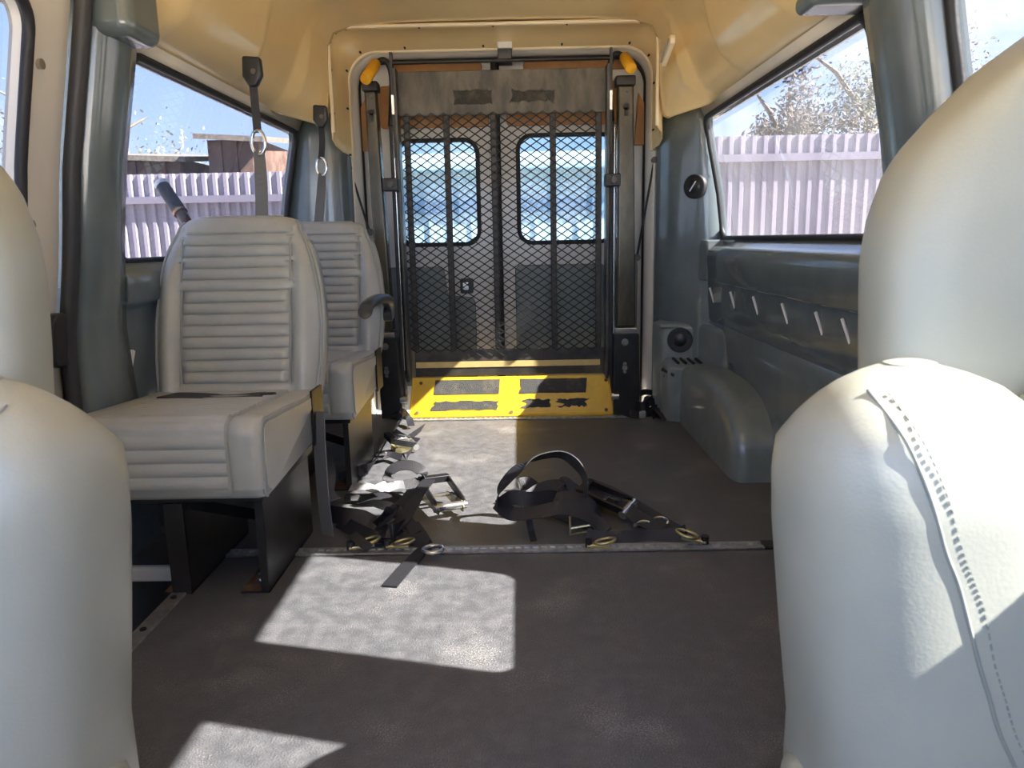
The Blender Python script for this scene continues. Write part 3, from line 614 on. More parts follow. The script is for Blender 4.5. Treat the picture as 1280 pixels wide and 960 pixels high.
# ------------------------------------------------------------------ passenger seats
def pleat(t, p): return abs(math.sin(math.pi*t/p))**.45
def build_back(par):
    """backrest: closed body, front pleated between two bolsters; local origin = seat base centre on floor, facing -y"""
    HW = [(.40, .232), (.46, .245), (.55, .255), (.66, .258), (.76, .248), (.84, .232), (.90, .212), (.94, .192)]
    body = MB(); rings = []; zs = [.45+i*.0345/8 for i in range(-11, 125)]
    top = .985; nF = 37
    for z in zs:
        if z > top: continue
        w_ = interp(HW, z); k = 1.0
        if z > .93:
            tt = (z-.93)/(top-.93+.0005); k = (1-tt**3)**(1/2.2); w_ = w_*(.60+.40*k)
        yf = (z-.42)*.26; th_ = .10*(.35+.65*k) if z > .93 else .10
        if z > .93: yf += .03*(1-k)
        row = []
        for i in range(nF):
            s_ = -1+2*i/(nF-1); x = s_*w_; ax = abs(x)
            e = .03*(abs(s_)**8)
            d = 0
            if ax < .165 and .45 < z < .945: d = .010*pleat(z-.45, .0345)+.003
            elif ax < .165: d = .01
            g = math.exp(-((ax-.168)/.006)**2); d -= .008*g
            b = max(0, 1-abs((ax-.212)/.05)); d += .028*(b*b*(3-2*b))*min(1, max(0, (.95-z)/.15))
            row.append((x, yf-d+e+.035, z))
        back = [(w_*1.01, yf+.075, z), (w_*.97, yf+.035+th_, z), (w_*.5, yf+.05+th_, z), (-w_*.5, yf+.05+th_, z), (-w_*.97, yf+.035+th_, z), (-w_*1.01, yf+.075, z)]
        rings.append(row+back)
    body.loft(rings); b_ = body.build('backrest', 'vinyl', par, smooth=True)
    # piping
    for s_ in (-1, 1):
        m = MB(); m.tube([(s_*.168, (z-.42)*.26+.035-.002, z) for z in [.44+i*.03 for i in range(17)]], .0028, 6); m.build('piping', 'vinyl_seam', b_, smooth=True)
        pts = []
        for z in [.42+i*.02 for i in range(27)]+[.955, .97]:
            r_ = min(rings, key=lambda r: abs(r[0][2]-z)); p = r_[0] if s_ < 0 else r_[nF-1]
            pts.append((p[0]+s_*.001, p[1]-.003, p[2]))
        m = MB(); m.tube(pts, .004, 6); m.build('piping', 'vinyl_seam', b_, smooth=True)
    r_ = rings[-1]; m = MB(); m.tube([(p[0], p[1]-.002, p[2]) for p in r_[:nF]], .004, 6); m.build('piping', 'vinyl_seam', b_, smooth=True)
    # side boxing in the seat's own vinyl
    for s_ in (-1, 1):
        m = MB(); m.loft([[(s_*(interp(HW, z)*1.012+.001), (z-.42)*.26+.07, z), (s_*(interp(HW, z)*1.012+.001), (z-.42)*.26+.125, z)] for z in [.43+i*.02 for i in range(25)]], closed=False)
        m.build('side_boxing', 'vinyl', b_, smooth=True, solid=.004)
    return b_
def build_cushion(par):
    y0, y1, z0, z1 = -.46, .06, .285, .485
    base = []   # profile around (y, z), starting bottom rear, running forward, up the front and back over the top
    def arc(cy_, cz_, r, a0, a1, n): return [(cy_+r*math.cos(math.radians(a0+(a1-a0)*i/n)), cz_+r*math.sin(math.radians(a0+(a1-a0)*i/n))) for i in range(n+1)]
    pf = [(y1, z0+.03)]+arc(y0+.03, z0+.03, .03, 270, 180, 6)
    zz = z0+.035
    while zz < z1-.04: pf.append((y0, zz)); zz += .0345/8
    pf += arc(y0+.04, z1-.04, .04, 180, 90, 12)
    yy = y0+.045
    while yy < y1: pf.append((yy, z1-(yy-y0)*.06)); yy += .0345/8
    pf.append((y1, z1-.05))
    # arc length for pleats
    L = [0]
    for a, b in zip(pf, pf[1:]): L.append(L[-1]+math.dist(a, b))
    nrm = []
    for i in range(len(pf)):
        a, b = pf[max(0, i-1)], pf[min(len(pf)-1, i+1)]; t = (b[0]-a[0], b[1]-a[1]); l = math.hypot(*t) or 1; nrm.append((-t[1]/l, t[0]/l))
    xs = [-.245, -.243, -.238, -.225, -.20, -.178, -.172, -.168, -.164, -.12, -.06, 0, .06, .12, .164, .168, .172, .178, .20, .225, .238, .243, .245]
    m = MB(); rings = []
    i0 = 7; cyc, czc = (y0+y1)/2, (z0+z1)/2
    for x in xs:
        ax = abs(x); r = []
        shr = 1-.05*max(0, (ax-.225)/.02)**2
        for i, (y, z) in enumerate(pf):
            d = 0
            if i >= i0 and i < len(pf)-1:
                if ax < .167: d = .007*pleat(L[i]-L[i0], .0345)+.003
                elif ax > .170: d = .008*math.sin(min(1, (ax-.17)/.02)*math.pi/2)
                else: d = -.003
            yy, zz = y+nrm[i][0]*d, z+nrm[i][1]*d
            r.append((x, cyc+(yy-cyc)*shr, czc+(zz-czc)*shr))
        rings.append(r)
    m.loft(rings); c = m.build('cushion', 'vinyl', par, smooth=True)
    for s_ in (-1, 1):
        m = MB(); m.tube([(s_*.243, cyc+(y-cyc)*.965, czc+(z-czc)*.965) for y, z in pf[2::3]], .0045, 6); m.build('piping', 'vinyl_seam', c, smooth=True)
        m = MB(); pl = [(s_*.2455, cyc+(y-cyc)*.90, czc+(z-czc)*.88) for y, z in pf[1::4]]; m.prism(pl, (s_*.004, 0, 0)); m.build('side_panel', 'vinyl', c, bevel=.004)
    return c
def bolt_up(mb, x, y): mb.cyl((x, y, .006), (x, y, .016), .012, 6); mb.cyl((x, y, .016), (x, y, .032), .006, 8)
def build_seat(label, loc_, arm=False):
    t = empty('passenger_seat', loc_); tag(t, label, 'seat', 'pleated grey passenger seats')
    build_back(t); build_cushion(t)
    m = MB(); m.box((-.20, -.40, .262), (.22, .06, .288)); m.build('seat_frame', 'steel_black', t, bevel=.004)
    for x in (-.0, .205):
        f = -1
        m = MB(); m.box((x-.006, -.37, .0), (x, .05, .265)); m.box((x+f*.075, -.37, .0), (x, .05, .006)); m.box((x-.05 if x < .1 else x-.02, -.372, .006), (x, -.366, .25 if x < .1 else .262))
        lg = m.build('leg', 'steel_black', t)
        m = MB(); bolt_up(m, x-.04, -.32); m.build('bolt', 'chrome', lg); m = MB(); bolt_up(m, x-.04, -.02); m.build('bolt', 'chrome', lg)
        m = MB(); m.box((x-.0745, -.369, .0061), (x-.008, -.27, .0066)); m.build('rust_patch', 'rust', lg)
    m = MB(); m.bar((0, -.34, .24), (.2, .02, .04), .004, .03); m.build('leg_brace', 'steel_black', t)
    m = MB(); m.box((.246, -.02, .30), (.252, .10, .47)); m.build('recliner_plate', 'steel_black', t, bevel=.004)
    if arm:
        pts = cat_rom([(.285, .17, .585), (.288, .12, .655), (.282, 0, .678), (.27, -.15, .675), (.264, -.22, .66), (.262, -.24, .635)], 6)
        m = MB(); rings = []
        for i, p in enumerate(pts):
            a = min(1, i/8, (len(pts)-1-i)/4+.35); wv = .028*(.55+.45*a); hv = .02*(.6+.4*a)
            rings.append([(p.x+wv*math.cos(k*math.pi/6), p.y+(hv*.5*math.sin(k*math.pi/6) if i > len(pts)-7 or i < 8 else 0), p.z+hv*math.sin(k*math.pi/6)) for k in range(12)])
        m.loft(rings); ar = m.build('armrest', 'armpad', t, smooth=True)
        m = MB(); m.cyl((.25, .15, .60), (.295, .15, .60), .03, 14); m.build('armrest_hub', 'steel_worn', ar, smooth=True)
    return t
S1 = (-.875, 2.18, 0); S2 = (-.835, 2.99, 0)
seat1 = build_seat('pleated grey vinyl passenger seat behind the step well, its cushion pulled beside the black legs', S1)
seat1['label'] = 'pleated grey vinyl passenger seat beside the step well, without an armrest'
seat2 = build_seat('pleated grey vinyl passenger seat with a curved dark armrest, next to the lift', S2, True)

# ------------------------------------------------------------------ front seats (facing the camera)
def front_seat(s, label):
    """s=+1 right of the aisle, -1 left; inner bolster towards the aisle"""
    cx_ = CX+s*.72; t = empty('front_seat', (cx_, .95, 0)); tag(t, label, 'seat')
    X = lambda d: s*(d-.72)        # d: distance from the van's centre line
    def ringx(xa, xb, ya, yb, z, e=.55, n=40):
        r = []
        for i in range(n):
            a = 2*math.pi*i/n; c, q_ = math.cos(a), math.sin(a)
            r.append((X((xa+xb)/2+(xb-xa)/2*math.copysign(abs(c)**e, c)), (ya+yb)/2-.95+(yb-ya)/2*math.copysign(abs(q_)**e, q_), z))
        return r
    m = MB(); rings = []
    # upper backrest with a wide rounded shoulder
    edge = [(.20, .60), (.5, .595), (.76, .59), (.86, .59), (.92, .60), (.98, .622), (1.01, .642), (1.06, .69), (1.11, .745), (1.15, .80), (1.18, .84), (1.2, .87)]
    for i in range(50):
        z = .20+1.0*i/49; e_ = interp(edge, z); o_ = 1.60-e_ if e_ < .80 else .80+(.86-e_)
        o_ = 1.44*1.0+.06-e_*1.0+.0; o_ = max(e_+.02, 1.54-e_)
        rise = max(0, (z-.95)/.25)
        rings.append(ringx(e_, o_, .93+(z-.4)*.10+.03*rise**3, 1.09+(z-.4)*.12-.03*rise**3, z, .6))
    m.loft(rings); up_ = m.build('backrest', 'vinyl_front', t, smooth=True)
    # seam arching over the upper backrest
    arc = cat_rom([(X(.60), .93+.5*.10-.95-.012, .97), (X(.63), .94+.05-.95-.018, .985), (X(.665), .975-.95-.012, .955), (X(.70), .97-.95-.012, .85), (X(.715), .965-.95-.012, .72), (X(.72), .955-.95-.012, .55)], 8)
    for side in (1, -1):
        m = MB(); ll = [3, 0, -3]
        # bolster: a tall soft pad leaning out in front of the backrest
        prof_b = [(.14, .405, .74, .70), (.264, .408, .73, .72), (.40, .392, .725, .735), (.55, .376, .71, .745), (.62, .373, .695, .75), (.66, .378, .68, .758), (.70, .394, .655, .772), (.725, .412, .635, .79), (.745, .436, .61, .815), (.757, .462, .58, .84), (.765, .49, .55, .87)]
        rings = []
        for i in range(40):
            z = .14+.627*(1-(1-i/39)**1.6)
            a = interp([(p[0], p[1]) for p in prof_b], z); b = interp([(p[0], p[2]) for p in prof_b], z); yf = interp([(p[0], p[3]) for p in prof_b], z)
            if side < 0: a, b = 1.32-a, 1.32-b
            lo, hi = min(a, b), max(a, b); yb = 1.03
            rings.append(ringx(lo, hi, yf, yb-max(0, (z-.66))*1.1, z, .75, 96))
        rings = [[(p[0]+s*.05, p[1], p[2]-.022) for p in r] for r in rings]
        cxr = sum(p[0] for p in rings[-1])/len(rings[-1]); cyr = sum(p[1] for p in rings[-1])/len(rings[-1])
        for k_, dz_ in ((.85, .0012), (.6, .0028), (.3, .0038), (.1, .004)): rings.append([(cxr+(p[0]-cxr)*k_, cyr+(p[1]-cyr)*k_, p[2]+dz_) for p in rings[39]])
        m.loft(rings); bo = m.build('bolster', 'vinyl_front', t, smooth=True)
        if side > 0:
            # double seam running down the front of the pad
            for off_, nm in ((0, 'seam'), (.017, 'seam')):
                pts = []
                for k in range(30):
                    z = .725-.58*k/29
                    r_ = min(rings[:40], key=lambda r: abs(r[0][2]-z))
                    d0 = .495+.20*((.725-z)/.58)+off_
                    # front surface point with that x
                    cand = [p for p in r_ if p[1] < (min(q_[1] for q_ in r_)+max(q_[1] for q_ in r_))/2+.02]
                    p = min(cand, key=lambda p: abs(p[0]-X(d0))); near = sorted(cand, key=lambda p: abs(p[0]-X(d0)))[:2]
                    a_, b_ = near; tt = 0 if abs(b_[0]-a_[0]) < 1e-6 else max(0, min(1, (X(d0)-a_[0])/(b_[0]-a_[0])))
                    pts.append((a_[0]+(b_[0]-a_[0])*tt, a_[1]+(b_[1]-a_[1])*tt-.0008-(.0014 if z > .62 else 0), r_[0][2]+(.0022 if z > .66 else .0012 if z > .6 else 0)))
                pts = [p for k, p in enumerate(pts) if k == 0 or p[2] < pts[k-1][2]-1e-5]; pts = cat_rom(pts[::2], 5)
                if off_ == 0: mm_ = MB(); mm_.tube(pts, .0022, 6); mm_.build('seam', 'stitch', bo, smooth=True)
                else:
                    mm_ = MB()
                    for k in range(0, len(pts)-1): mm_.bar(pts[k], pts[k]+(pts[k+1]-pts[k])*.55, .0016, .0016)
                    mm_.build('stitching', 'stitch', bo)
    # cushion and base
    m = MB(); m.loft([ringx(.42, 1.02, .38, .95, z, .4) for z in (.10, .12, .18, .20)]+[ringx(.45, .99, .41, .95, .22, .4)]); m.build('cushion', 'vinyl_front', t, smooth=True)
    m = MB(); m.box((-.2, -.5, 0), (.2, .05, .12)); m.build('seat_base', 'steel_black', t, bevel=.01)
    return t
front_seat(1, 'pale grey-green front seat opposite the step well, showing its shoulder')
front_seat(-1, 'pale grey-green front seat beside the sliding door and step well')

# ------------------------------------------------------------------ shoulder belts hanging from the roof
def shoulder_belt(u0, v0, y, bottom, ring, label):
    p = P(u0, v0, y=y); t = empty('shoulder_belt', p); tag(t, label, 'seat belt', 'shoulder belts at the passenger seats')
    lc = lambda q_: Vector(q_)-p
    m = MB(); m.prism([(-.028, -.0, .05), (.030, -.0, .045), (.032, 0, -.01), (.012, 0, -.045), (-.014, 0, -.045), (-.032, 0, -.012)], (0, -.03, 0)); an = m.build('anchor_cover', 'black', t, bevel=.008)
    m = MB(); m.cyl((.008, -.03, .0), (.008, -.036, 0), .009, 10); m.build('bolt', 'steel_worn', an)
    r = lc(ring); m = MB(); ribbon(m, [(-.002, -.015, -.03), (0, -.018, -.10), r+Vector((0, 0, .03))], Vector((1, .35, 0)), .026, .004); m.build('upper_webbing', 'webbing', t)
    m = MB(); m.tube([r+Vector((.022*math.cos(a), 0, .038*math.sin(a))) for a in [2*math.pi*k/16 for k in range(16)]], .006, 8, True); rg = m.build('guide_ring', 'chrome', t, smooth=True)
    b = lc(bottom); m = MB(); ribbon(m, [r+Vector((0, 0, -.03)), (r+b)/2+Vector((.005, 0, 0)), b], [Vector((.6, .8, 0)), Vector((.9, .4, 0)), Vector((1, .2, 0))], .040, .003); m.build('lower_webbing', 'belt', t)
    return t
shoulder_belt(318, 92, 2.55, P(327, 300, y=2.52), P(323, 178, y=2.53), 'shoulder belt hanging above the seat without an armrest')
shoulder_belt(402, 147, 3.36, P(396, 300, y=3.36), P(402, 208, y=3.36), 'shoulder belt hanging above the seat with the armrest')
# stick leaning behind the first seat
a = P(201, 229, y=2.75); b = P(262, 320, y=2.62); b = a+(b-a)*1.0
st = empty('pump_handle', b); tag(st, 'brown rod with black grip and white tip, leaning behind a passenger seat', 'rod')
d_ = a-b; m_ = MB(); m_.tube([d_*-.9, d_*.62], .019, 12); m_.build('shaft', 'brown', st, smooth=True)
m_ = MB(); m_.tube([d_*.60, d_*.96], .024, 14); m_.build('grip', 'rubber', st, smooth=True)
m_ = MB(); m_.tube([d_*.955, d_*1.0, d_*1.01], [.025, .025, .018], 14); m_.build('tip', 'white', st, smooth=True)
m_ = MB(); m_.tube([d_*.58, d_*.61], .0255, 14); m_.build('ring', 'copper', st, smooth=True)

# ------------------------------------------------------------------ tie-down straps
def ratchet(parent, c, ax, upv, L=.11, W=.055, mt='zinc'):
    """two side plates, spool, pawl and a black lever"""
    ax = Vector(ax).normalized(); upv = Vector(upv); upv = (upv-ax*upv.dot(ax)).normalized(); sd = ax.cross(upv)
    c = Vector(c); root = None
    def W_(a, b, d): return c+ax*a+sd*b+upv*d
    m = MB()
    for s in (-1, 1):
        poly = [W_(-L/2, s*W/2, -.015), (W_(L/2, s*W/2, -.015)), W_(L/2+.01, s*W/2, .005), W_(L/2-.01, s*W/2, .022), W_(-L/2, s*W/2, .010)]
        m.prism(poly, sd*.003)
    m.bar(W_(-L/2+.01, -W/2, 0), W_(-L/2+.01, W/2, 0), .012, .012); m.bar(W_(L/2-.01, -W/2, .005), W_(L/2-.01, W/2, .005), .02, .02)
    fr = m.build('ratchet_frame', mt, parent)
    m = MB()
    for s in (-1, 1): m.bar(W_(L/2-.01, s*(W/2+.007), .015), W_(-L/2-.015, s*(W/2+.007), .05), .009, .028, upv)
    m.bar(W_(-L/2-.015, -W/2-.012, .052), W_(-L/2-.015, W/2+.012, .052), .03, .024, upv)
    m.build('ratchet_lever', 'black', fr, bevel=.003)
    m = MB(); m.cyl(W_(L/2-.01, -W/2-.014, .006), W_(L/2-.01, W/2+.014, .006), .014, 12); m.build('ratchet_spool', 'chrome', fr, smooth=True)
    m = MB(); m.bar(W_(-.01, -W/2+.003, .018), W_(.03, -W/2+.003, .018), .01, .012); m.bar(W_(-.02, -W/2, .020), W_(-.02, W/2, .020), .012, .004); m.build('pawl', 'chrome', fr)
    return fr
def track_hook(parent, p, ang, lc, s=1.0):
    """fitting clipped in the track: round studs under a bent plate and a link"""
    p = Vector(lc(p)); c, q_ = math.cos(ang), math.sin(ang); A = Vector((c, q_, 0)); B = Vector((-q_, c, 0))
    m = MB(); m.bar(p-A*.035*s+Vector((0, 0, .012)), p+A*.035*s+Vector((0, 0, .012)), .022*s, .012); hk = m.build('track_hook', 'zinc', parent, bevel=.004)
    m = MB(); m.tube([p+A*(.02+.03*math.cos(t))*s+B*.018*math.sin(t)*s+Vector((0, 0, .024+.006*math.cos(t))) for t in [2*math.pi*k/14 for k in range(14)]], .0045*s, 8, True); m.build('link', 'zinc', hk, smooth=True)
    m = MB(); m.cyl(p-A*.028*s+Vector((0, 0, .006)), p-A*.028*s+Vector((0, 0, .03)), .011*s, 10); m.build('lock_pin', 'rubber', hk, smooth=True)
    return hk
GRP = 'wheelchair tie-down straps on the floor'
# A: big loop on the open floor
ta = empty('tie_down_strap', (.2, 2.22, 0)); tag(ta, 'black tie-down strap with one large upright loop, lying in the open floor', 'strap', GRP)
la = lambda q_: Vector(q_)-ta.location
def strap(par, pts, wid, name='webbing', mt='webbing', width=.045, th=.0035):
    m = MB(); ribbon(m, [Vector(p)-par.location for p in pts], wid, width, th); return m.build(name, mt, par, smooth=False)
Q = lambda u, v, y: P(u, v, y=y)
G = lambda u, v, z=.006: P(u, v, z=z)
strap(ta, [Q(623, 634, 2.20), Q(625, 612, 2.22), Q(646, 587, 2.25), Q(670, 573, 2.27), Q(699, 568, 2.28), Q(719, 579, 2.26), Q(731, 598, 2.24), Q(732, 622, 2.22)],
      [Vector((.1, .8, .55)), Vector((.1, .85, .5)), Vector((.2, .8, .5)), Vector((.1, .8, -.5)), Vector((-.1, .8, -.75)), Vector((-.3, .6, -.75)), Vector((-.25, .8, -.4)), Vector((-.2, .9, -.2))])
strap(ta, [Q(622, 634, 2.20), Q(640, 622, 2.16), Q(662, 624, 2.15), Q(690, 622, 2.20), Q(712, 630, 2.25)], Vector((0, .25, 1)))
strap(ta, [Q(621, 628, 2.22), Q(640, 642, 2.14), Q(672, 640, 2.13), Q(700, 635, 2.14), Q(725, 640, 2.15), Q(745, 652, 2.15), Q(757, 664, 2.13)], [Vector((0, .8, .6))]*3+[Vector((0, .7, .7))]*4)
strap(ta, [Q(660, 640, 2.22), Q(690, 626, 2.2), Q(715, 622, 2.2), Q(740, 632, 2.2), Q(750, 650, 2.2)], Vector((0, .75, .65)))
strap(ta, [Q(733, 668, 2.13), Q(755, 673, 2.115), Q(785, 671, 2.11), Q(815, 671, 2.12), Q(845, 668, 2.11), Q(858, 664, 2.09)], Vector((0, .45, .9)), width=.04)
strap(ta, [Q(735, 603, 2.42), Q(760, 612, 2.40), Q(790, 628, 2.34), Q(822, 648, 2.24), Q(850, 665, 2.14)], Vector((.6, .8, .25)))
strap(ta, [Q(738, 612, 2.36), Q(765, 622, 2.34), Q(790, 640, 2.28), Q(806, 655, 2.22)], Vector((.55, .8, .35)))
strap(ta, [G(648, 606, .03), G(660, 604, .035), G(672, 613, .03)], Vector((.5, .4, .8)))
strap(ta, [Q(697, 620, 2.33), Q(704, 603, 2.35), Q(716, 610, 2.35), Q(724, 618, 2.33)], Vector((.3, .8, .5)))
strap(ta, [G(661, 650, .05), G(664, 664, .02), G(667, 676)], Vector((1, .2, 0)), width=.02)
strap(ta, [G(640, 612, .05), G(660, 625, .03), G(690, 640, .02), G(730, 655, .012), G(760, 665, .008)], Vector((.2, 1, .2)))
strap(ta, [G(650, 630, .03), G(675, 612, .05), G(700, 606, .055), G(722, 616, .05), G(745, 640, .03)], Vector((.2, .8, .6)))
strap(ta, [G(742, 612, .05), G(772, 628, .05), G(800, 648, .04), G(830, 662, .025)], Vector((.5, .7, .5)))
ratchet(ta, la(G(764, 632, .04)), Vector((.75, -.62, .0)), Vector((-.1, -.35, 1)), .15, .05)
track_hook(ta, P(748, 684, y=2.062)+Vector((0, 0, -.005)), 0, la); track_hook(ta, P(868, 679, y=2.062), 2.6, la, 1.1)
for u, v in ((806, 655), (826, 650)):
    p = la(G(u, v, .03)); m_ = MB(); m_.tube(cat_rom([p+Vector(k) for k in ((-.03, .012, -.012), (-.012, .006, .004), (.008, .0, .006), (.022, -.004, -.004), (.014, -.014, -.014))], 4), .0055, 6); m_.build('snap_link', 'chrome', ta, smooth=True)
m_ = MB(); c_ = la(G(725, 668, .012)); m_.tube([c_+Vector(k) for k in ((-.03, 0, .06), (-.03, 0, 0), (.035, 0, .012), (.03, 0, .03), (-.028, 0, .02))], .004, 6); m_.build('triangle_link', 'zinc', ta, smooth=True)
# B: pile beside the first seat
tb = empty('tie_down_strap', (-.42, 2.2, 0)); tag(tb, 'black tie-down strap heaped beside the seat without armrest, tail over the track', 'strap', GRP)
lb = lambda q_: Vector(q_)-tb.location
strap(tb, [Q(455, 684, 2.10), Q(480, 670, 2.12), Q(505, 648, 2.18), Q(522, 618, 2.28), Q(536, 600, 2.38)], [Vector((1, .2, .2))]*2+[Vector((1, .15, .1))]*3)
strap(tb, [Q(468, 655, 2.2), Q(488, 640, 2.22), Q(505, 625, 2.27), Q(516, 612, 2.33)], Vector((.8, .5, .3)))
strap(tb, [G(408, 642, .03), G(430, 645, .045), G(452, 648, .04), G(466, 655, .02)], Vector((.1, .6, .8)), width=.055)
strap(tb, [Q(486, 602, 2.42), Q(486, 592, 2.44), Q(497, 583, 2.46), Q(515, 582, 2.46), Q(528, 591, 2.44), Q(524, 602, 2.42), Q(506, 606, 2.4)], Vector((.1, .8, .6)), width=.04)
strap(tb, [G(480, 612, .03), G(497, 606, .035), G(515, 607, .03)], Vector((.1, .5, .8)), 'webbing', 'belt', .03)
strap(tb, [Q(515, 655, 2.16), Q(524, 668, 2.12), Q(532, 682, 2.08)], Vector((1, .3, .1)))
strap(tb, [G(498, 672, .02), G(515, 676, .02), G(535, 680, .02)], Vector((.1, 1, .5)), width=.035)
strap(tb, [G(534, 683, .014), G(522, 694, .008), G(505, 712, .004), G(487, 733, .004)], flat([G(534, 683), G(522, 694), G(505, 712), G(487, 733)]), 'tail', width=.042)
strap(tb, [G(470, 660, .03), G(485, 665, .05), G(500, 660, .04), G(515, 650, .03)], Vector((.3, .8, .5)))
strap(tb, [G(440, 668, .05), G(455, 680, .035), G(462, 686, .02)], Vector((.8, .5, .2)), width=.03)
strap(tb, [G(425, 652, .02), G(445, 662, .03), G(470, 672, .03), G(492, 668, .025)], Vector((.2, .9, .5)))
strap(tb, [G(480, 655, .06), G(495, 640, .07), G(508, 652, .05), G(518, 668, .03)], Vector((.6, .6, .4)))
strap(tb, [G(448, 625, .02), G(470, 620, .035), G(492, 622, .03), G(506, 630, .02)], Vector((.2, .9, .3)))
ratchet(tb, lb(G(554, 627, .035)), Vector((.42, -.9, 0)), Vector((.1, -.15, 1)), .16, .085)
track_hook(tb, P(452, 687, y=2.062), .35, lb, 1.1); track_hook(tb, P(497, 687, y=2.062), 0, lb)
m_ = MB(); c_ = lb(G(541, 689, .018)); m_.tube([c_+Vector((.028*math.cos(t), .026*math.sin(t), .006)) for t in [2*math.pi*k/16 for k in range(16)]], .007, 8, True); m_.build('end_ring', 'chrome', tb, smooth=True)
m_ = MB(); ribbon(m_, [lb(G(438, 609, .035)), lb(G(455, 608, .045)), lb(G(470, 611, .04)), lb(G(484, 606, .04))], Vector((.1, .9, .45)), .035, .002); m_.build('cloth_label', 'tag', tb)
# C: strap by the second seat
tcs = empty('tie_down_strap', (-.5, 2.9, 0)); tag(tcs, 'black tie-down strap bundled beside the legs of the seat with armrest', 'strap', GRP)
lcs = lambda q_: Vector(q_)-tcs.location
strap(tcs, [G(424, 598, .02), G(444, 592, .03), G(464, 582, .05), G(477, 562, .05), G(486, 545, .04), G(500, 528, .03)], Vector((.5, .3, .8)))
strap(tcs, [G(500, 556, .03), G(512, 546, .04), G(528, 535, .03)], Vector((.4, .8, .4)))
strap(tcs, [G(488, 520, .05), G(500, 514, .09), G(510, 520, .05), G(514, 532, .02)], Vector((.3, .9, .2)), width=.035)
strap(tcs, [G(470, 572, .03), G(488, 568, .03), G(505, 572, .03), G(515, 562, .03)], Vector((.2, .9, .3)), width=.035)
strap(tcs, [G(492, 540, .02), G(505, 548, .03), G(522, 552, .03)], Vector((.3, .8, .5)), width=.04)
ratchet(tcs, lcs(G(505, 558, .03)), Vector((.8, .5, 0)), Vector((-.1, -.3, 1)), .10, .05)
m_ = MB(); p = lcs(G(476, 568, .04)); m_.bar(p+Vector((-.02, 0, 0)), p+Vector((.025, 0, .006)), .02, .012); m_.build('buckle', 'chrome', tcs, bevel=.003)
# D: strap in the rear corner
td = empty('tie_down_strap', (.62, 3.66, 0)); tag(td, 'black tie-down strap tangled in the corner under the speaker console', 'strap', GRP)
ldd = lambda q_: Vector(q_)-td.location
strap(td, [G(768, 503, .02), G(780, 513, .025), G(795, 518, .02), G(812, 515, .03), G(826, 512, .02)], Vector((.2, .8, .6)), width=.05)
strap(td, [G(795, 496, .08), G(805, 490, .11), G(818, 492, .10), G(828, 500, .06), G(836, 518, .02)], Vector((.1, .9, .4)))
strap(td, [G(800, 512, .04), G(808, 500, .09), G(820, 506, .06), G(815, 520, .02)], Vector((.3, .7, .5)))
strap(td, [G(812, 498, .05), G(822, 510, .05), G(835, 524, .01)], Vector((.9, .3, .2)))
strap(td, [G(790, 505, .05), G(803, 508, .07), G(815, 500, .08), G(830, 494, .07)], Vector((.1, .4, .9)))
m_ = MB(); p = ldd(G(774, 515, .015)); m_.tube([p+Vector(k) for k in ((-.03, 0, 0), (.01, 0, 0), (.025, 0, .03), (-.015, 0, .035))], .006, 6, True); m_.build('buckle', 'zinc', td, smooth=True)
for u, v in ((829, 519), (803, 519)):
    m_ = MB(); p = ldd(G(u, v, .02)); m_.box(p-Vector((.018, .01, .018)), p+Vector((.018, .01, .022))); m_.build('end_fitting', 'chrome', td, bevel=.005)
# lap belt of the first seat: grey webbing to the floor with buckle
tl = empty('lap_belt', (-.6, 2.25, 0)); tag(tl, 'grey lap belt hanging from the seat without armrest to the floor', 'seat belt')
strap(tl, [(-.615, 2.19, .40), (-.612, 2.17, .30), (-.607, 2.15, .15), (-.600, 2.145, .02)], Vector((.85, -.55, 0)), 'webbing', 'belt', .05)
strap(tl, [G(405, 560, .12)*1, G(412, 590, .07), G(410, 615, .03), G(418, 625, .02)], Vector((1, .3, .1)), 'webbing', 'belt', .045)
m_ = MB(); p = G(445, 622, .02)-tl.location; m_.box(p-Vector((.04, .015, .012)), p+Vector((.04, .015, .012))); bk = m_.build('buckle', 'black', tl, bevel=.005)
m_ = MB(); m_.box(p+Vector((-.015, -.017, -.005)), p+Vector((.015, -.012, .014))); m_.build('buckle_tongue', 'chrome', bk)
lb1 = empty('lap_belt', (-.9, 2.1, .448)); tag(lb1, 'dark lap belt lying across the back of the pleated cushion', 'seat belt')
m_ = MB(); ribbon(m_, [(-.14, .03, .020), (-.06, .01, .022), (.04, .0, .019), (.15, .02, .020)], Vector((0, 1, -.05)), .085, .008); m_.build('webbing', 'webbing', lb1)
m_ = MB(); m_.box((.14, .0, .012), (.185, .03, .028)); m_.build('buckle', 'black', lb1, bevel=.006)

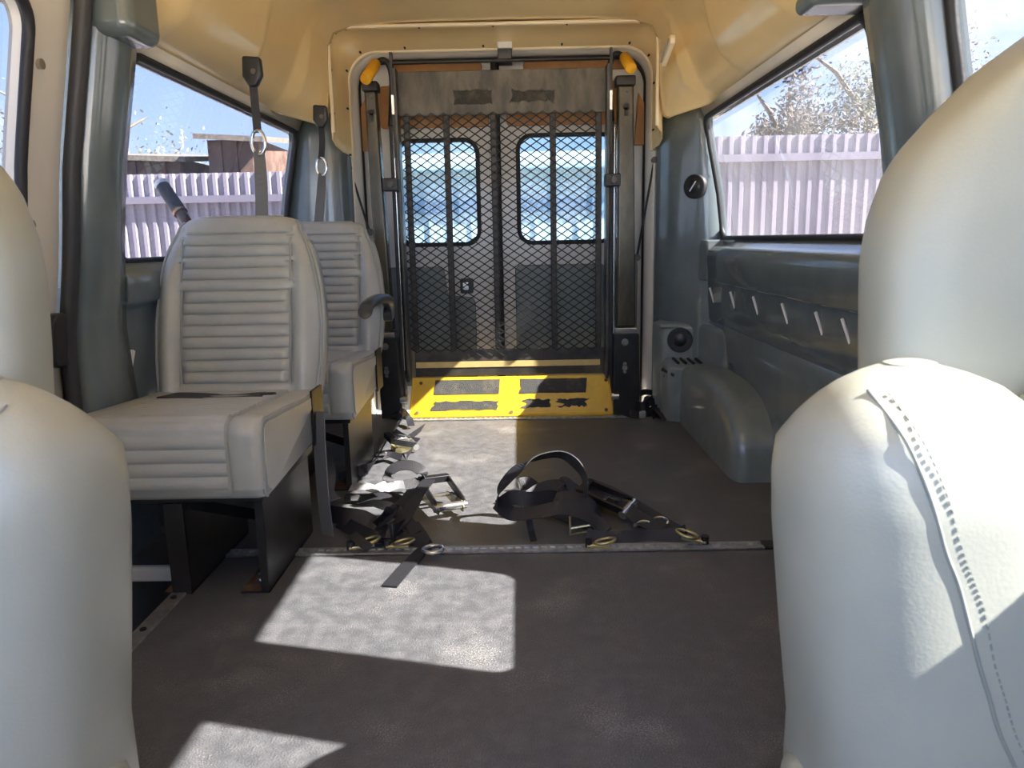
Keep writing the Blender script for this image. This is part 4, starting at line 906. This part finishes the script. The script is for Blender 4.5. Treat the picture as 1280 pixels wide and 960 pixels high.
# ------------------------------------------------------------------ outside
gm = MB(); gm.box((-40, -30, -.75), (40, 60, -.65)); o = gm.build('ground', 'ground'); tag(o, 'dry gravel yard around the van', 'ground', kind='structure')
def fence(x0, x1, y, top, label, rail_z):
    t = empty('sheet_fence', ((x0+x1)/2, y, -.65)); tag(t, label, 'fence'); H_ = top+.65
    n = max(1, round((x1-x0)/.762)); wd = (x1-x0)/n; k = 7; pr = []
    for i in range(k):
        a = wd*i/k; b = wd/k
        pr += [(a, 0), (a+b*.30, 0), (a+b*.42, .03), (a+b*.72, .03), (a+b*.84, 0)]
    pr.append((wd, 0))
    m = MB(); m.loft([[(x, -d_, z) for x, d_ in pr] for z in (0, H_)], closed=False); me = None
    for i in range(n):
        if me is None: o_ = m.build('sheet', 'fence', t, solid=.004); me = o_
        else: o_ = me.copy(); COL.objects.link(o_); o_.parent = t
        o_.location = (x0-t.location.x+wd*i, 0, 0)
    for z in (rail_z+.65, .5):
        m = MB(); m.box((x0-t.location.x, -.09, z-.035), (x1-t.location.x, -.035, z+.035)); m.build('rail', 'fence_rail', t)
    for xx in [x0+(x1-x0)*i/max(1, round((x1-x0)/2.4)) for i in range(round((x1-x0)/2.4)+1)]:
        m = MB(); m.box((xx-t.location.x-.04, .04, 0), (xx-t.location.x+.04, .12, H_-.1)); m.build('post', 'fence_rail', t)
    return t
fence(1.45, 7.6, 7.5, 1.83, 'mauve-grey steel sheet fence seen through the long window above the wheel arch', 1.62)
fence(-7.6, -1.5, 7.8, 1.62, 'mauve-grey steel sheet fence seen through the window behind the passenger seats', 1.36)
def shed():
    t = empty('shed', (0, 9.0, -.65)); tag(t, 'pale blue sheet-metal shed behind the rear doors', 'shed')
    m = MB(); m.box((-1.4, 0, 0), (1.35, 2.2, 2.35)); m.build('wall', 'shed', t)
    m = MB(); m.box((-1.42, -.03, 1.86), (1.37, 0, 2.0)); m.build('band', 'shed2', t)
    m = MB(); m.prism([(-1.5, -.2, 2.35), (1.45, -.2, 2.35), (1.45, 2.4, 2.75), (-1.5, 2.4, 2.75)], (0, 0, .06)); m.build('roof', 'shed', t)
    for i in range(11): m = MB(); m.box((-1.3+.25*i, -.02, 0), (-1.27+.25*i, 0, 2.35)); m.build('rib', 'shed', t)
shed()
def outbuilding(x0, x1, y, top, label):
    t = empty('outbuilding', ((x0+x1)/2, y, -.65)); tag(t, label, 'building'); h = (x1-x0)/2
    m = MB(); m.box((-h, 0, 0), (h, 1.6, top+.65)); m.build('wall', 'woodwall', t)
    n = int(2*h/.18)
    for i in range(n): m = MB(); m.box((-h+.18*i+.01, -.02, 0), (-h+.18*i+.165, 0, top+.63)); m.build('board', 'woodwall', t)
    m = MB(); m.prism([(-h-.1, -.15, top+.65), (h+.1, -.15, top+.60), (h+.1, 1.75, top+.80), (-h-.1, 1.75, top+.86)], (0, 0, .06)); m.build('roof', 'bark', t)
outbuilding(-4.9, -4.0, 9.2, 1.92, 'low brown board hut showing above the fence by the rod')
outbuilding(-3.6, -3.0, 9.0, 2.1, 'narrow brown board hut showing above the fence by the hanging belt')
def tree(x, y, h, r, mt, label, n=1500, cz=.62):
    t = empty('tree', (x, y, -.65)); tag(t, label, 'tree')
    m = MB(); m.tube(cat_rom([(0, 0, 0), (.05, 0, h*.3), (-.04, .03, h*.6), (.02, 0, h*.85)], 5), [.12*(1-.7*i/15) for i in range(16)], 8); m.build('trunk', 'bark', t, smooth=True)
    for i in range(5):
        a = i*2.4; m = MB(); m.tube([(0, 0, h*(.4+.07*i)), (math.cos(a)*r*.4, math.sin(a)*r*.4, h*(.55+.07*i)), (math.cos(a)*r*.75, math.sin(a)*r*.75, h*(.62+.07*i))], [.05, .035, .012], 6); m.build('branch', 'bark', t, smooth=True)
    m = MB(); cl = [(random.gauss(0, .45)*r, random.gauss(0, .45)*r, h*cz+random.gauss(0, .16)*h) for _ in range(26)]
    for i in range(n):
        c = Vector(random.choice(cl))+Vector([random.gauss(0, .16)*r for _ in range(3)]); s = random.uniform(.022, .05)
        a = Vector([random.gauss(0, 1) for _ in range(3)]).normalized(); b = a.orthogonal().normalized()
        m.add([c-a*s, c+b*s*.45, c+a*s, c-b*s*.45], [(0, 1, 2, 3)])
    o_ = m.build('foliage', mt, t); o_['kind'] = 'stuff'
tree(3.35, 9.6, 3.6, .62, 'leaf_brown', 'dark russet narrow tree behind the mauve fence', 6000, .66)
tree(5.2, 11.5, 4.6, 1.5, 'leaf_olive', 'broad olive-green tree behind the mauve fence', 9000)
tree(10.2, 15.5, 5.2, 1.7, 'leaf_pale', 'tall pale grey-green tree beyond the fence', 9000)
tree(-6.8, 12, 4.4, 1.5, 'leaf_pale', 'pale grey-green tree beyond the brown board huts', 6000)
# outside: the trees throw their crowns above the fence line
